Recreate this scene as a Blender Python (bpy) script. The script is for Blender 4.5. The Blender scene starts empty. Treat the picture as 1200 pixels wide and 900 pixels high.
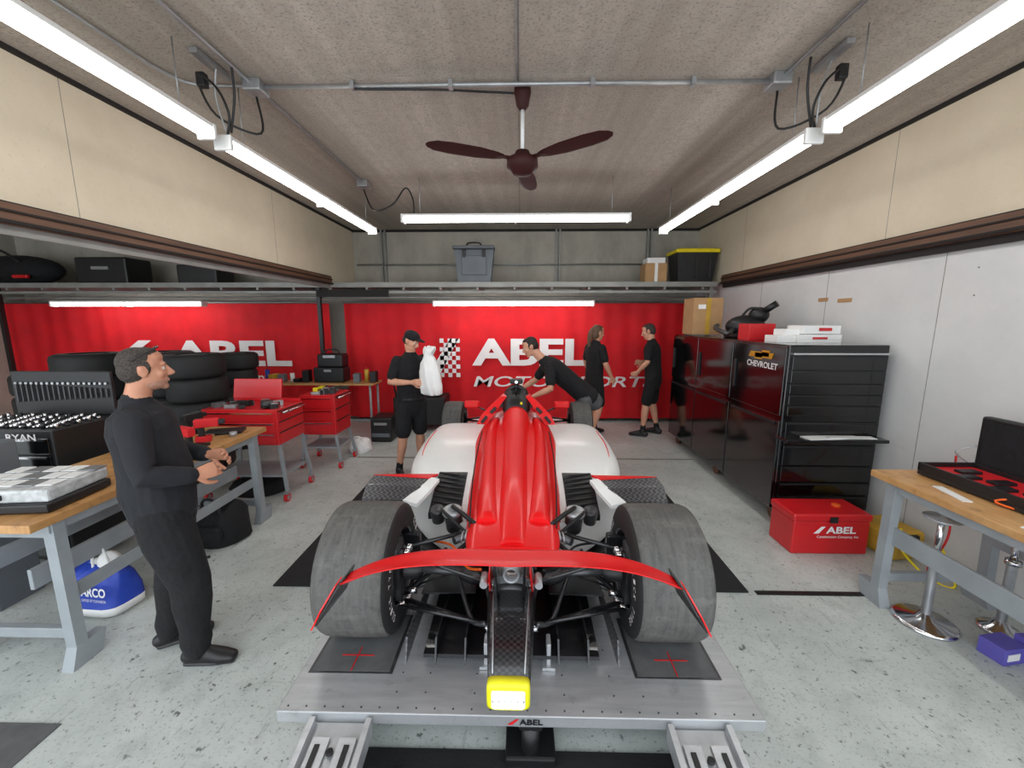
import bpy, bmesh, math, random
from mathutils import Vector, Matrix, Euler
from mathutils.bvhtree import BVHTree
random.seed(4)
V=Vector
def lin(c):
    o=[]
    for x in c:
        x=x/255.0
        o.append(x/12.92 if x<=0.04045 else ((x+0.055)/1.055)**2.4)
    return (o[0],o[1],o[2],1.0)
# ------------------------------------------------------------ materials
def mat(name,col,rough=0.5,metal=0.0,var=0.08,scale=6.0,bump=0.0,bscale=60.0,coat=0.0,stretch=(1,1,1),spec=0.5):
    m=bpy.data.materials.new(name); m.use_nodes=True
    nt=m.node_tree; b=nt.nodes['Principled BSDF']
    b.inputs['Roughness'].default_value=rough
    b.inputs['Metallic'].default_value=metal
    b.inputs['Specular IOR Level'].default_value=spec
    b.inputs['Coat Weight'].default_value=coat
    b.inputs['Coat Roughness'].default_value=0.12
    c=lin(col)
    tc=nt.nodes.new('ShaderNodeTexCoord'); mp=nt.nodes.new('ShaderNodeMapping')
    mp.inputs['Scale'].default_value=stretch
    nt.links.new(tc.outputs['Object'],mp.inputs['Vector'])
    n=nt.nodes.new('ShaderNodeTexNoise'); n.inputs['Scale'].default_value=scale; n.inputs['Detail'].default_value=5
    nt.links.new(mp.outputs[0],n.inputs['Vector'])
    r=nt.nodes.new('ShaderNodeValToRGB')
    r.color_ramp.elements[0].position=0.3; r.color_ramp.elements[1].position=0.7
    r.color_ramp.elements[0].color=(c[0]*(1-var),c[1]*(1-var),c[2]*(1-var),1)
    r.color_ramp.elements[1].color=(min(1,c[0]*(1+var)),min(1,c[1]*(1+var)),min(1,c[2]*(1+var)),1)
    nt.links.new(n.outputs['Fac'],r.inputs[0]); nt.links.new(r.outputs[0],b.inputs['Base Color'])
    if bump>0:
        n2=nt.nodes.new('ShaderNodeTexNoise'); n2.inputs['Scale'].default_value=bscale
        nt.links.new(mp.outputs[0],n2.inputs['Vector'])
        bp=nt.nodes.new('ShaderNodeBump'); bp.inputs['Strength'].default_value=bump; bp.inputs['Distance'].default_value=0.01 if bscale>30 else .03
        nt.links.new(n2.outputs['Fac'],bp.inputs['Height']); nt.links.new(bp.outputs[0],b.inputs['Normal'])
    return m
def emis(name,col,st):
    m=bpy.data.materials.new(name); m.use_nodes=True
    b=m.node_tree.nodes['Principled BSDF']; b.inputs['Base Color'].default_value=(.9,.9,.9,1)
    b.inputs['Emission Color'].default_value=col; b.inputs['Emission Strength'].default_value=st
    return m
def layered(name,base,layers,rough=0.6,bump=0.0,metal=0.0):
    m=bpy.data.materials.new(name); m.use_nodes=True
    nt=m.node_tree; b=nt.nodes['Principled BSDF']; b.inputs['Roughness'].default_value=rough; b.inputs['Metallic'].default_value=metal
    tc=nt.nodes.new('ShaderNodeTexCoord'); cur=None
    for (scale,st,lo,hi,col,stren,det) in layers:
        mp=nt.nodes.new('ShaderNodeMapping'); mp.inputs['Scale'].default_value=st
        mp.inputs['Location'].default_value=(random.random()*9,random.random()*9,0)
        nt.links.new(tc.outputs['Object'],mp.inputs['Vector'])
        n=nt.nodes.new('ShaderNodeTexNoise'); n.inputs['Scale'].default_value=scale; n.inputs['Detail'].default_value=det; n.inputs['Roughness'].default_value=0.65
        nt.links.new(mp.outputs[0],n.inputs['Vector'])
        mr=nt.nodes.new('ShaderNodeMapRange'); mr.inputs[1].default_value=lo; mr.inputs[2].default_value=hi
        mr.inputs[3].default_value=0; mr.inputs[4].default_value=stren
        nt.links.new(n.outputs['Fac'],mr.inputs[0])
        mx=nt.nodes.new('ShaderNodeMix'); mx.data_type='RGBA'
        nt.links.new(mr.outputs[0],mx.inputs[0])
        if cur is None: mx.inputs[6].default_value=lin(base)
        else: nt.links.new(cur,mx.inputs[6])
        mx.inputs[7].default_value=lin(col); cur=mx.outputs[2]
    nt.links.new(cur,b.inputs['Base Color'])
    if bump>0:
        bp=nt.nodes.new('ShaderNodeBump'); bp.inputs['Strength'].default_value=bump; bp.inputs['Distance'].default_value=0.01
        nt.links.new(n.outputs['Fac'],bp.inputs['Height']); nt.links.new(bp.outputs[0],b.inputs['Normal'])
    return m
def checker(name,c1,c2,scale,rough=0.3):
    m=bpy.data.materials.new(name); m.use_nodes=True
    nt=m.node_tree; b=nt.nodes['Principled BSDF']; b.inputs['Roughness'].default_value=rough; b.inputs['Coat Weight'].default_value=0.3
    tc=nt.nodes.new('ShaderNodeTexCoord'); k=nt.nodes.new('ShaderNodeTexChecker')
    k.inputs['Scale'].default_value=scale; k.inputs['Color1'].default_value=lin(c1); k.inputs['Color2'].default_value=lin(c2)
    nt.links.new(tc.outputs['Object'],k.inputs['Vector']); nt.links.new(k.outputs['Color'],b.inputs['Base Color'])
    return m
M={}
M['floor']=layered('floor_paint',(176,182,178),[
    (1.1,(1,1,1),.35,.7,(202,207,203),1.0,6),
    (6,(1,1,1),.5,.8,(146,152,148),.7,8),
    (30,(1,1,1),.60,.66,(70,72,70),.75,6),
    (13,(1,1,1),.64,.67,(58,60,58),.8,9),
    (4,(7,1,1),.60,.72,(100,102,98),.55,6),
    (3,(1,5,1),.62,.74,(112,114,110),.5,7),
    (70,(1,1,1),.58,.70,(96,98,95),.6,3)],rough=0.36)
M['ceil']=layered('ceiling_concrete',(190,182,171),[
    (1.0,(2.6,.10,1),.38,.62,(160,151,140),1.0,3),
    (1.0,(7,.15,1),.45,.65,(174,166,155),.8,3),
    (16,(1,1,1),.45,.7,(154,147,137),.6,8),
    (60,(1,1,1),.53,.66,(108,101,93),.7,4)],rough=0.9,bump=0.25)
M['beige']=layered('beige_panel',(217,205,182),[(1.5,(1,1,1),.35,.7,(205,192,168),1,6),(40,(1,1,1),.6,.75,(182,169,147),.4,3)],rough=0.75)
M['whitewall']=layered('white_panel',(216,216,215),[(1.5,(1,1,1),.35,.7,(202,203,203),1,6),(9,(1,1,1),.62,.8,(176,175,171),.4,6)],rough=0.6)
M['backwall']=layered('back_wall_paint',(178,173,161),[(2,(1,1,.5),.35,.7,(148,144,133),1,6),(20,(1,1,1),.6,.8,(110,104,95),.4,5)],rough=0.8)
M['seam']=mat('panel_seam',(128,124,116),.8)
M['wood_trim']=mat('wood_trim',(98,66,46),.55,var=.3,scale=4,stretch=(8,.6,8))
M['dark_gap']=mat('dark_gap',(28,24,22),.8)
M['curtain']=mat('red_fabric',(212,8,24),.75,var=.12,scale=3,bump=.1)
M['white']=mat('white_plastic',(232,232,230),.45,var=.03)
M['text']=mat('white_print',(235,230,230),.6,var=.03)
M['redtext']=mat('red_print',(205,20,30),.6,var=.03)
M['steel']=mat('galvanised_steel',(168,170,172),.42,.7,var=.12,scale=12)
M['paintsteel']=mat('grey_painted_steel',(150,156,160),.5,.15,var=.1)
M['shelfsteel']=mat('shelf_steel',(140,140,136),.5,.3,var=.15,scale=5)
M['alu']=layered('brushed_aluminium',(188,190,192),[(3,(1,9,1),.35,.7,(168,170,173),.9,5),(14,(1,1,1),.58,.75,(128,130,132),.5,6)],rough=.4,metal=.55)
M['pad']=layered('scale_pad',(92,93,94),[(8,(1,1,1),.4,.7,(74,75,76),.9,6)],rough=.6)
M['chrome']=mat('chrome',(215,215,218),.15,1.0,var=.03)
M['bench']=layered('bench_maple',(200,152,98),[(3,(8,1,1),.35,.7,(170,122,72),1,6),(12,(1,1,1),.55,.7,(110,78,48),.6,6),(2,(1,1,1),.5,.75,(216,176,124),.6,4)],rough=0.4)
M['black']=mat('black_plastic',(22,22,24),.45,var=.2)
M['gloss']=mat('gloss_black',(6,6,8),.10,var=.05,coat=.5)
M['rubbermat']=mat('rubber_mat',(24,25,27),.75,var=.25,bump=.2)
M['cloth_black']=mat('black_cloth',(17,17,20),.9,var=.25,scale=12,bump=.5,bscale=16)
M['cloth_navy']=mat('charcoal_cloth',(24,25,31),.85,var=.25,scale=10,bump=.8,bscale=9,stretch=(1,1,.6))
M['cloth_grey']=mat('grey_cloth',(84,84,86),.9,var=.2,scale=12,bump=.5,bscale=16)
M['skin']=mat('skin',(205,150,122),.5,var=.08,scale=20)
M['skin_tan']=mat('skin_tan',(192,134,106),.5,var=.1,scale=20)
M['lips']=mat('lips',(165,92,84),.5)
M['stubble']=mat('stubble_skin',(162,118,98),.6,var=.18,scale=90)
M['eye']=mat('eye_white',(205,195,188),.2)
M['pupil']=mat('pupil',(30,20,15),.1)
M['hair_dark']=mat('dark_hair',(34,27,24),.7,var=.4,scale=60,bump=.8,bscale=90)
M['hair_grey']=mat('greying_hair',(60,53,48),.8,var=.6,scale=90,bump=1.0,bscale=70)
M['hair_brown']=mat('brown_hair',(96,72,54),.7,var=.35,scale=60,bump=.5,bscale=120)
M['carred']=mat('car_red_paint',(230,10,16),.36,var=.02,coat=.25,spec=.35)
M['carwhite']=mat('car_white_paint',(232,232,230),.38,var=.02,coat=.25)
M['carbon']=checker('carbon_weave',(16,16,18),(34,34,37),90)
M['carbond']=checker('dark_carbon_weave',(13,13,14),(44,44,47),70)
M['carbonb']=checker('coarse_carbon_weave',(24,24,26),(80,80,84),60)
M['mesh']=checker('black_grille_mesh',(10,10,11),(58,58,60),110)
M['tyre']=layered('slick_rubber',(74,73,71),[(5,(9,1.2,1.2),.35,.7,(98,96,93),.9,6),(4,(1,4,4),.5,.75,(112,110,106),.7,6),(30,(1,1,1),.55,.72,(54,53,52),.7,5),(90,(1,1,1),.62,.75,(124,121,117),.6,3)],rough=0.62,bump=.3)
M['tyre_dark']=mat('tyre_rubber',(30,30,31),.7,var=.25)
M['rim']=mat('wheel_rim',(40,40,43),.35,.6)
M['gear']=mat('gearbox_magnesium',(84,84,86),.4,.7,var=.25,scale=15)
M['yellow']=mat('yellow_plastic',(226,222,30),.45)
M['led']=emis('led_lens',(1,1,1,1),.35)
M['toolred']=mat('tool_cart_red',(200,20,28),.38,var=.06,coat=.3)
M['cardboard']=mat('cardboard',(176,138,96),.85,var=.1)
M['fan']=mat('fan_brown',(58,28,27),.6,.0,var=.15,spec=.2)
M['lens']=emis('tube_diffuser',(1,.99,.97,1),13.0)
M['blue']=mat('blue_print',(28,62,170),.5,bump=.5,bscale=9)
M['purple']=mat('purple_carton',(92,84,170),.6)
M['lime']=mat('yellow_lid',(236,214,20),.45)
M['tote']=mat('black_tote',(24,25,28),.4)
M['greycase']=mat('grey_case',(98,104,110),.5)
M['clear']=mat('translucent_organiser',(188,190,190),.25,var=.25,scale=25)
M['gold']=mat('gold_badge',(214,170,50),.3,.6)
M['orange']=mat('orange_hose',(230,96,20),.5)
M['paper']=mat('white_paper',(232,232,230),.7,var=.04,bump=.8,bscale=9)
M['brass']=mat('worn_yellow_case',(190,150,50),.6,var=.2)
# ------------------------------------------------------------ geometry builder
def frame(d,x=None):
    z=V(d).normalized()
    if x is None: x=V((1,0,0)) if abs(z.x)<.8 else V((0,1,0))
    x=V(x); x=(x-z*x.dot(z)).normalized(); y=z.cross(x)
    return Matrix((x,y,z)).transposed()
class G:
    def __init__(s,name,loc=(0,0,0),rot=(0,0,0)):
        s.name=name; s.vs=[]; s.fs=[]; s.mi=[]; s.sm=[]; s.mats=[]; s.loc=loc; s.rot=rot
    def m(s,k):
        k=M[k] if isinstance(k,str) else k
        if k not in s.mats: s.mats.append(k)
        return s.mats.index(k)
    def add(s,vs,fs,mt,smooth=False,X=None):
        o=len(s.vs); i=s.m(mt)
        for v in vs: s.vs.append(tuple(X@V(v)) if X else tuple(v))
        for f in fs: s.fs.append([a+o for a in f]); s.mi.append(i); s.sm.append(smooth)
        return s
    def box(s,c,size,mt,bev=0.0,rot=None,seg=2,X0=None):
        bm=bmesh.new(); bmesh.ops.create_cube(bm,size=1.0)
        for v in bm.verts: v.co=V((v.co.x*size[0],v.co.y*size[1],v.co.z*size[2]))
        if bev>0: bmesh.ops.bevel(bm,geom=list(bm.edges),offset=min(bev,min(size)*.49),segments=seg,affect='EDGES',profile=.5)
        X=Matrix.Translation(V(c))
        if rot: X=X@Euler([math.radians(a) for a in rot]).to_matrix().to_4x4()
        if X0 is not None: X=X0@X
        bm.verts.index_update()
        vs=[v.co.copy() for v in bm.verts]; fs=[[v.index for v in f.verts] for f in bm.faces]; bm.free()
        return s.add(vs,fs,mt,False,X)
    def bb(s,a,b,mt,bev=0.0):
        return s.box([(a[i]+b[i])/2 for i in range(3)],[abs(b[i]-a[i]) for i in range(3)],mt,bev)
    def lathe(s,c,axis,prof,mt,seg=32,smooth=True,x=None):
        F=frame(axis,x); vs=[]; fs=[]; n=len(prof)
        for a,r in prof:
            for k in range(seg):
                t=2*math.pi*k/seg
                vs.append(V(c)+F@V((r*math.cos(t),r*math.sin(t),a)))
        for i in range(n-1):
            for k in range(seg):
                fs.append([i*seg+k,i*seg+(k+1)%seg,(i+1)*seg+(k+1)%seg,(i+1)*seg+k])
        return s.add(vs,fs,mt,smooth)
    def cyl(s,a,b,r,mt,r2=None,seg=16,smooth=True):
        a=V(a);b=V(b);L=(b-a).length; r2=r if r2 is None else r2
        s.lathe(a,b-a,[(0,r),(L,r2)],mt,seg,smooth)
        F=frame(b-a)
        for cc,rr in ((a,r),(b,r2)):
            s.add([cc+F@V((rr*math.cos(2*math.pi*k/seg),rr*math.sin(2*math.pi*k/seg),0)) for k in range(seg)],[list(range(seg))],mt)
        return s
    def tube(s,pts,r,mt,seg=8,res=6,smooth=True):
        pts=[V(p) for p in pts]
        if res>1 and len(pts)>2:
            q=[]
            P=[pts[0]]+pts+[pts[-1]]
            for i in range(1,len(P)-2):
                for k in range(res):
                    t=k/res; a,b,c,d=P[i-1],P[i],P[i+1],P[i+2]
                    q.append(.5*((2*b)+(c-a)*t+(2*a-5*b+4*c-d)*t*t+(3*b-a-3*c+d)*t**3))
            q.append(pts[-1]); pts=q
        vs=[];fs=[];x=None
        for i,p in enumerate(pts):
            d=pts[min(i+1,len(pts)-1)]-pts[max(i-1,0)]
            F=frame(d,x) if x is not None and abs(d.normalized().dot(x))<.95 else frame(d)
            x=F.col[0].copy()
            for k in range(seg):
                t=2*math.pi*k/seg; vs.append(p+F@V((r*math.cos(t),r*math.sin(t),0)))
        for i in range(len(pts)-1):
            for k in range(seg): fs.append([i*seg+k,i*seg+(k+1)%seg,(i+1)*seg+(k+1)%seg,(i+1)*seg+k])
        fs.append(list(range(seg))[::-1]); fs.append([len(vs)-seg+k for k in range(seg)])
        return s.add(vs,fs,mt,smooth)
    def loft(s,rings,mt,smooth=True,cap=True):
        n=len(rings[0]); vs=[V(p) for r in rings for p in r]; fs=[]
        for i in range(len(rings)-1):
            for k in range(n): fs.append([i*n+k,i*n+(k+1)%n,(i+1)*n+(k+1)%n,(i+1)*n+k])
        s.add(vs,fs,mt,smooth)
        if cap:
            s.add(rings[0],[list(range(n))],mt); s.add(rings[-1],[list(range(n))],mt)
        return s
    def prism(s,pts,vec,mt):
        n=len(pts); vs=[V(p) for p in pts]+[V(p)+V(vec) for p in pts]
        fs=[list(range(n)),[n+k for k in range(n)][::-1]]+[[k,(k+1)%n,n+(k+1)%n,n+k] for k in range(n)]
        return s.add(vs,fs,mt)
    def ell(s,c,r,mt,rot=None,seg=20,rg=12):
        X=Matrix.Translation(V(c))
        if rot: X=X@Euler([math.radians(a) for a in rot]).to_matrix().to_4x4()
        vs=[];fs=[]
        for i in range(rg+1):
            p=math.pi*i/rg
            for k in range(seg):
                t=2*math.pi*k/seg; vs.append(V((r[0]*math.sin(p)*math.cos(t),r[1]*math.sin(p)*math.sin(t),r[2]*math.cos(p))))
        for i in range(rg):
            for k in range(seg): fs.append([i*seg+k,i*seg+(k+1)%seg,(i+1)*seg+(k+1)%seg,(i+1)*seg+k])
        return s.add(vs,fs,mt,True,X)
    def text(s,body,w,h,X,mt,ext=.004,bold=.0,shear=0):
        cu=bpy.data.curves.new('t','FONT'); cu.body=body; cu.extrude=0; cu.offset=bold; cu.shear=shear; cu.resolution_u=4
        ob=bpy.data.objects.new('t',cu); bpy.context.collection.objects.link(ob)
        dg=bpy.context.evaluated_depsgraph_get(); me=bpy.data.meshes.new_from_object(ob.evaluated_get(dg))
        vs=[v.co.copy() for v in me.vertices]; fs=[list(p.vertices) for p in me.polygons]
        bpy.data.objects.remove(ob)
        x0=min(v.x for v in vs);x1=max(v.x for v in vs);y0=min(v.y for v in vs);y1=max(v.y for v in vs)
        vs=[V(((v.x-x0)/(x1-x0)*w,(v.y-y0)/(y1-y0)*h,0)) for v in vs]
        return s.add(vs,fs,mt,False,X)
    def done(s,parent=None):
        me=bpy.data.meshes.new(s.name); me.from_pydata(s.vs,[],s.fs)
        for m_ in s.mats: me.materials.append(m_)
        me.polygons.foreach_set('material_index',s.mi); me.polygons.foreach_set('use_smooth',s.sm)
        bm=bmesh.new(); bm.from_mesh(me); bmesh.ops.remove_doubles(bm,verts=bm.verts,dist=1e-5); bmesh.ops.recalc_face_normals(bm,faces=bm.faces)
        bm.to_mesh(me); bm.free()
        me.update(); ob=bpy.data.objects.new(s.name,me); bpy.context.collection.objects.link(ob)
        ob.location=s.loc; ob.rotation_euler=s.rot
        if parent: ob.parent=parent
        return ob
def TX(loc,rx=0,ry=0,rz=0):
    return Matrix.Translation(V(loc))@Euler([math.radians(a) for a in (rx,ry,rz)]).to_matrix().to_4x4()

# ------------------------------------------------------------ room shell
YF=-0.6; YB=7.9; XR=3.35; XL=-9.8; CE=3.6; HX=-3.2
g=G('floor'); g.bb((XL-.1,YF-2.5,-.1),(XR+.15,YB+.1,0),'floor'); g.done()
g=G('ceiling'); g.bb((XL-.1,YF,CE),(XR+.15,YB+.1,CE+.1),'ceil')
for x in (-.02,): g.bb((x-.005,YF,CE-.003),(x+.005,YB,CE+.001),'seam')
g.done()
g=G('wall_back'); g.bb((XL,YB,0),(XR,YB+.1,CE),'backwall'); g.done()
g=G('wall_right'); g.bb((XR,YF,0),(XR+.12,YB,2.5),'whitewall'); g.bb((XR-.02,YF,2.5),(XR+.12,YB,CE),'beige')
for y in (.9,2.12,3.34,4.56,5.78,7.0): g.bb((XR-.002,y-.002,0),(XR+.01,y+.002,2.5),'seam')
for y in (1.5,3.9,6.3): g.bb((XR-.021,y-.002,2.6),(XR+.01,y+.002,CE),'seam')
for y in (1.8,2.3,2.75,3.1): 
    for z in (2.1,2.3): g.cyl((XR-.004,y,z),(XR,y,z),.006,'seam',seg=8)
g.box((XR-.01,1.3,2.0),(.02,.08,.12),'steel',.004)
g.box((XR-.003,4.3,2.12),(.006,.18,.04),'cardboard'); g.box((XR-.003,4.6,2.14),(.006,.14,.04),'cardboard')
g.done()
g=G('wall_left_header'); g.bb((HX-.14,YF,2.5),(HX,YB,CE),'beige')
for y in (.6,3.0,5.4): g.bb((HX-.01,y-.002,2.65),(HX+.001,y+.002,CE),'seam')
g.done()
g=G('wall_left'); g.bb((XL-.1,YF,0),(XL,YB,CE),'backwall'); g.done()
def rail(name,x,sg):
    g=G(name)
    g.bb((x,YF,2.50),(x+sg*.06,6.8,2.63),'wood_trim')
    g.bb((x,YF,2.63),(x+sg*.045,6.8,2.642),'dark_gap')
    g.bb((x+sg*.06,YF,2.575),(x+sg*.075,6.8,2.588),'dark_gap')
    g.bb((x+sg*.06,YF,2.505),(x+sg*.085,6.8,2.525),'dark_gap')
    g.bb((x,YF,2.44),(x+sg*.03,6.8,2.50),'shelfsteel' if sg>0 else 'dark_gap')
    g.done()
rail('trim_left_track',HX,1); rail('trim_right_track',XR-.02,-1)
g=G('trim_ceiling_edge'); g.bb((HX,YF,CE-.03),(HX+.03,YB,CE),'dark_gap'); g.bb((XR-.05,YF,CE-.03),(XR-.02,YB,CE),'dark_gap'); g.bb((HX,YB-.03,CE-.04),(XR,YB,CE),'dark_gap'); g.done()
# ceiling conduits
g=G('ceiling_conduit'); z=CE-.025
g.cyl((-1.88,YF,z),(-1.93,5.2,z),.013,'steel'); g.cyl((1.82,YF,z),(1.8,3.13,z),.013,'steel')
g.cyl((-1.9,3.13,z-.01),(1.8,3.13,z-.01),.015,'steel'); g.tube([(-2.5,1.2,z),(-2.45,2.6,z),(-2.42,2.95,z),(-2.3,3.11,z),(-1.9,3.13,z)],.012,'steel')
g.tube([(-1.2,3.13,z-.03),(-.6,3.15,z-.03),(-.3,3.24,z),(0,3.27,z)],.008,'black')
g.cyl((-.03,YF,z+.02),(-.03,3.2,z+.02),.006,'steel')
for c in ((1.79,3.13),(-1.93,5.2),(-1.9,3.13)): g.box((c[0],c[1],CE-.04),(.13,.13,.08),'steel',.01)
for x in (-1.2,-.5,.5,1.2): g.box((x,3.13,z-.01),(.03,.05,.05),'steel')
g.tube([(-1.93,5.2,3.5),(-1.8,5.15,3.25),(-1.55,5.1,3.3),(-1.4,5.15,3.5),(-1.3,5.1,3.35),(-1.3,5.1,3.17)],.009,'black')
g.done()
def cables(name,x,sx,jb):
    g=G(name)
    g.tube([(jb[0],jb[1],3.5),(jb[0]+.02,jb[1]-.02,3.25),(x-.05*sx,2.95,3.3),(x-.12*sx,2.9,3.52),(x,2.9,3.45),(x+.05*sx,2.93,3.3),(x,2.97,3.18)],.008,'black')
    g.tube([(x+.02,2.9,3.58),(x-.02,2.92,3.4),(x+.0,2.96,3.2)],.006,'steel')
    g.tube([(x+.12*sx,2.9,3.58),(x+.1*sx,2.93,3.4),(x+.02*sx,2.98,3.2)],.008,'black')
    g.box((x-.1*sx,2.92,3.5),(.06,.05,.09),'black',.01); g.box((x,2.88,CE-.03),(.05,.3,.03),'steel')
    g.done()
cables('power_cable',-2.03,1,(-1.9,3.13)); cables('power_cable',1.97,-1,(1.79,3.13))
# tube lights
def tubelight(a,b,z,hang=True):
    a=V(a);b=V(b);d=(b-a).normalized();L=(b-a).length
    g=G('fluorescent_light_fixture',loc=((a.x+b.x)/2,(a.y+b.y)/2,z),rot=(0,0,math.atan2(d.y,d.x)))
    g.box((0,0,.035),(L,.11,.03),'white',.005)
    n=14; rings=[]
    for xx in (-L/2+.03,L/2-.03):
        rings.append([(xx,.055*math.cos(math.pi*k/n),.02-.06*math.sin(math.pi*k/n)) for k in range(n+1)])
    g.loft(rings,'lens')
    for sx in (-1,1): g.box((sx*(L/2-.012),0,0),(.03,.125,.10),'white',.008)
    g.box((0,0,-.005),(.02,.12,.1),'white')
    if hang:
        for sx in (-.42,.42): g.cyl((sx*L,0,.05),(sx*L,0,CE-z),.004,'steel')
    g.done()
tubelight((-2.10,.15,0),(-2.10,2.88,0),3.16); tubelight((-2.06,2.95,0),(-2.04,5.75,0),3.13)
tubelight((1.99,.15,0),(1.99,2.85,0),3.15); tubelight((1.95,2.93,0),(1.95,5.8,0),3.13)
tubelight((-1.44,5.1,0),(1.31,5.1,0),3.13)
tubelight((-1.5,7.0,0),(1.25,7.0,0),2.2,False); tubelight((-8.2,7.0,0),(-5.5,7.0,0),2.2,False)
tubelight((-6.5,1.2,0),(-6.5,4.0,0),3.13)
# ceiling fan
g=G('ceiling_fan',loc=(.01,3.25,0))
g.lathe((0,0,CE),(0,0,-1),[(0,.0),(0,.06),(.03,.062),(.12,.045),(.15,.02)],'fan'); g.cyl((0,0,3.46),(0,0,3.14),.014,'white')
g.lathe((0,0,3.17),(0,0,-1),[(0,.02),(.0,.05),(.04,.07),(.055,.115),(.11,.12),(.13,.09),(.16,.07),(.17,.0)],'fan',40)
g.lathe((0,0,3.05),(0,0,-1),[(0,.088),(.012,.088),(.012,.075)],'gear',40)
for ang in (84,204,323):
    X=Matrix.Translation(V((0,0,3.11)))@Matrix.Rotation(math.radians(ang),4,'Z')
    g.add([X@V(p) for p in [(.08,-.025,-.004),(.2,-.02,-.004),(.2,.02,-.004),(.08,.025,-.004),(.08,-.025,.006),(.2,-.02,.006),(.2,.02,.006),(.08,.025,.006)]],[[0,1,2,3],[4,5,6,7],[0,1,5,4],[1,2,6,5],[2,3,7,6],[3,0,4,7]],'fan')
    rings=[]
    for t,w in ((.16,.035),(.22,.055),(.35,.075),(.55,.078),(.66,.065),(.71,.035),(.725,.01)):
        tl=-.12 if ang==323 else .12; rings.append([X@V((t,w*math.cos(a),.004*math.sin(a)+w*math.cos(a)*tl)) for a in [2*math.pi*k/12 for k in range(12)]])
    g.loft(rings,'fan')
g.done()
# shelf over back of garage
g=G('steel_shelf')
g.bb((XL,6.8,2.46),(3.22,6.84,2.54),'shelfsteel'); g.bb((XL,6.84,2.50),(3.3,YB,2.52),'shelfsteel')
g.bb((XL,6.8,2.36),(3.22,6.82,2.40),'shelfsteel')
x=-9.4
while x<3.2: g.bb((x-.02,6.84,2.42),(x+.02,YB,2.50),'shelfsteel'); x+=.62
for x in (-9,-3.42,3.15):
    g.bb((x-.03,6.85,0),(x+.03,6.91,2.46),'black' if x!=3.15 else 'shelfsteel')
g.bb((-3.42,6.79,2.30),(-2.2,6.80,2.42),'dark_gap')
for x in (-2.6,.7,2.4): g.bb((x-.05,YB-.06,2.52),(x-.02,YB,CE),'shelfsteel'); g.bb((x+.02,YB-.06,2.52),(x+.05,YB,CE),'shelfsteel')
g.cyl((-3.1,7.8,2.95),(2.5,7.8,2.95),.012,'steel'); g.cyl((XL,6.95,2.3),(3.1,6.95,2.3),.02,'shelfsteel')
g.done()
# curtains
def curtain(name,x0,x1,ph):
    n=int((x1-x0)/.02); vs=[];fs=[]; Z=(.07,.6,1.1,1.6,2.22)
    for i in range(n+1):
        x=x0+(x1-x0)*i/n; e=min((x-x0),(x1-x)); k=1.0+2.4*math.exp(-e/.35)
        for j,zz in enumerate(Z):
            y=7.5+k*(.012*math.sin(x*7+ph)+.008*math.sin(x*19+ph+zz*.6))*(1.2-.1*zz)+.012*math.sin(x*2.1)
            vs.append((x,y,zz))
    for i in range(n):
        for j in range(4): a=i*5+j; fs.append([a,a+5,a+6,a+1])
    g=G(name); g.add(vs,fs,'curtain',True)
    g.cyl((x0,7.5,2.24),(x1,7.5,2.24),.014,'steel')
    return g
g=curtain('red_banner_curtain',-3.3,3.03,0)
yt=7.44
g.text('ABEL',2.18,.50,TX((-.90,yt,1.08),90),'text',bold=.035)
g.text('MOTORSPORTS',3.4,.20,TX((-.88,yt,.68),90),'text',bold=.012,shear=.2)
for i in range(5):
    for j in range(9):
        if (i+j)%2==0:
            x=-1.50+i*.075; z=.86+j*.08
            g.add([(x,yt,z),(x+.075,yt,z),(x+.075,yt,z+.08),(x,yt,z+.08)],[[0,1,2,3]],'text')
g.add([(-1.75,yt,.88),(-1.52,yt,.88),(-1.15,yt,1.58),(-1.30,yt,1.58)],[[0,1,2,3]],'text')
g.done()
g=curtain('red_banner_curtain',-9.75,-3.55,2)
g.text('ABEL',2.3,.48,TX((-6.6,yt,1.06),90),'text',bold=.035)
g.text('Construction Company',3.0,.24,TX((-7.7,yt,.70),90),'text',bold=.01)
g.add([(-7.85,yt,1.06),(-7.65,yt,1.06),(-6.95,yt,1.54),(-7.2,yt,1.54)],[[0,1,2,3]],'text')
g.done()
# shelf items
g=G('grey_plastic_case'); X0,X1=-1.12,-.45
g.prism([(X0+.06,6.98,2.54),(X1-.06,6.98,2.54),(X1,6.98,3.1),(X0,6.98,3.1)],(0,.2,0),'greycase')
g.box((-.785,6.97,3.11),(.7,.22,.05),'greycase',.015); g.box((-.785,6.965,2.83),(.42,.02,.32),'greycase',.01); g.box((-.95,6.955,3.02),(.05,.03,.12),'black',.008); g.box((-.62,6.955,3.02),(.05,.03,.12),'black',.008)
g.tube([(-.9,6.98,3.13),(-.88,6.98,3.19),(-.69,6.98,3.19),(-.67,6.98,3.13)],.014,'black'); g.done()
g=G('storage_tote'); g.loft([[(x,y,z) for x,y in ((2.92-w,7.15-d),(2.92+w,7.15-d),(2.92+w,7.15+d),(2.92-w,7.15+d))] for z,w,d in ((2.54,.28,.18),(3.02,.33,.22))],'tote',False)
g.box((2.92,7.15,3.05),(.72,.5,.06),'lime',.02); g.box((2.92,7.15,3.085),(.56,.36,.02),'lime',.008)
for x in (2.7,2.92,3.14): g.box((x,6.94,2.8),(.03,.03,.38),'tote',.005)
g.done()
g=G('cardboard_box'); g.box((2.26,7.1,2.70),(.36,.3,.31),'cardboard',.004); g.box((2.26,7.1,2.90),(.3,.26,.09),'paper',.004); g.box((2.26,6.945,2.70),(.05,.005,.31),'paper'); g.done()
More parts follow.
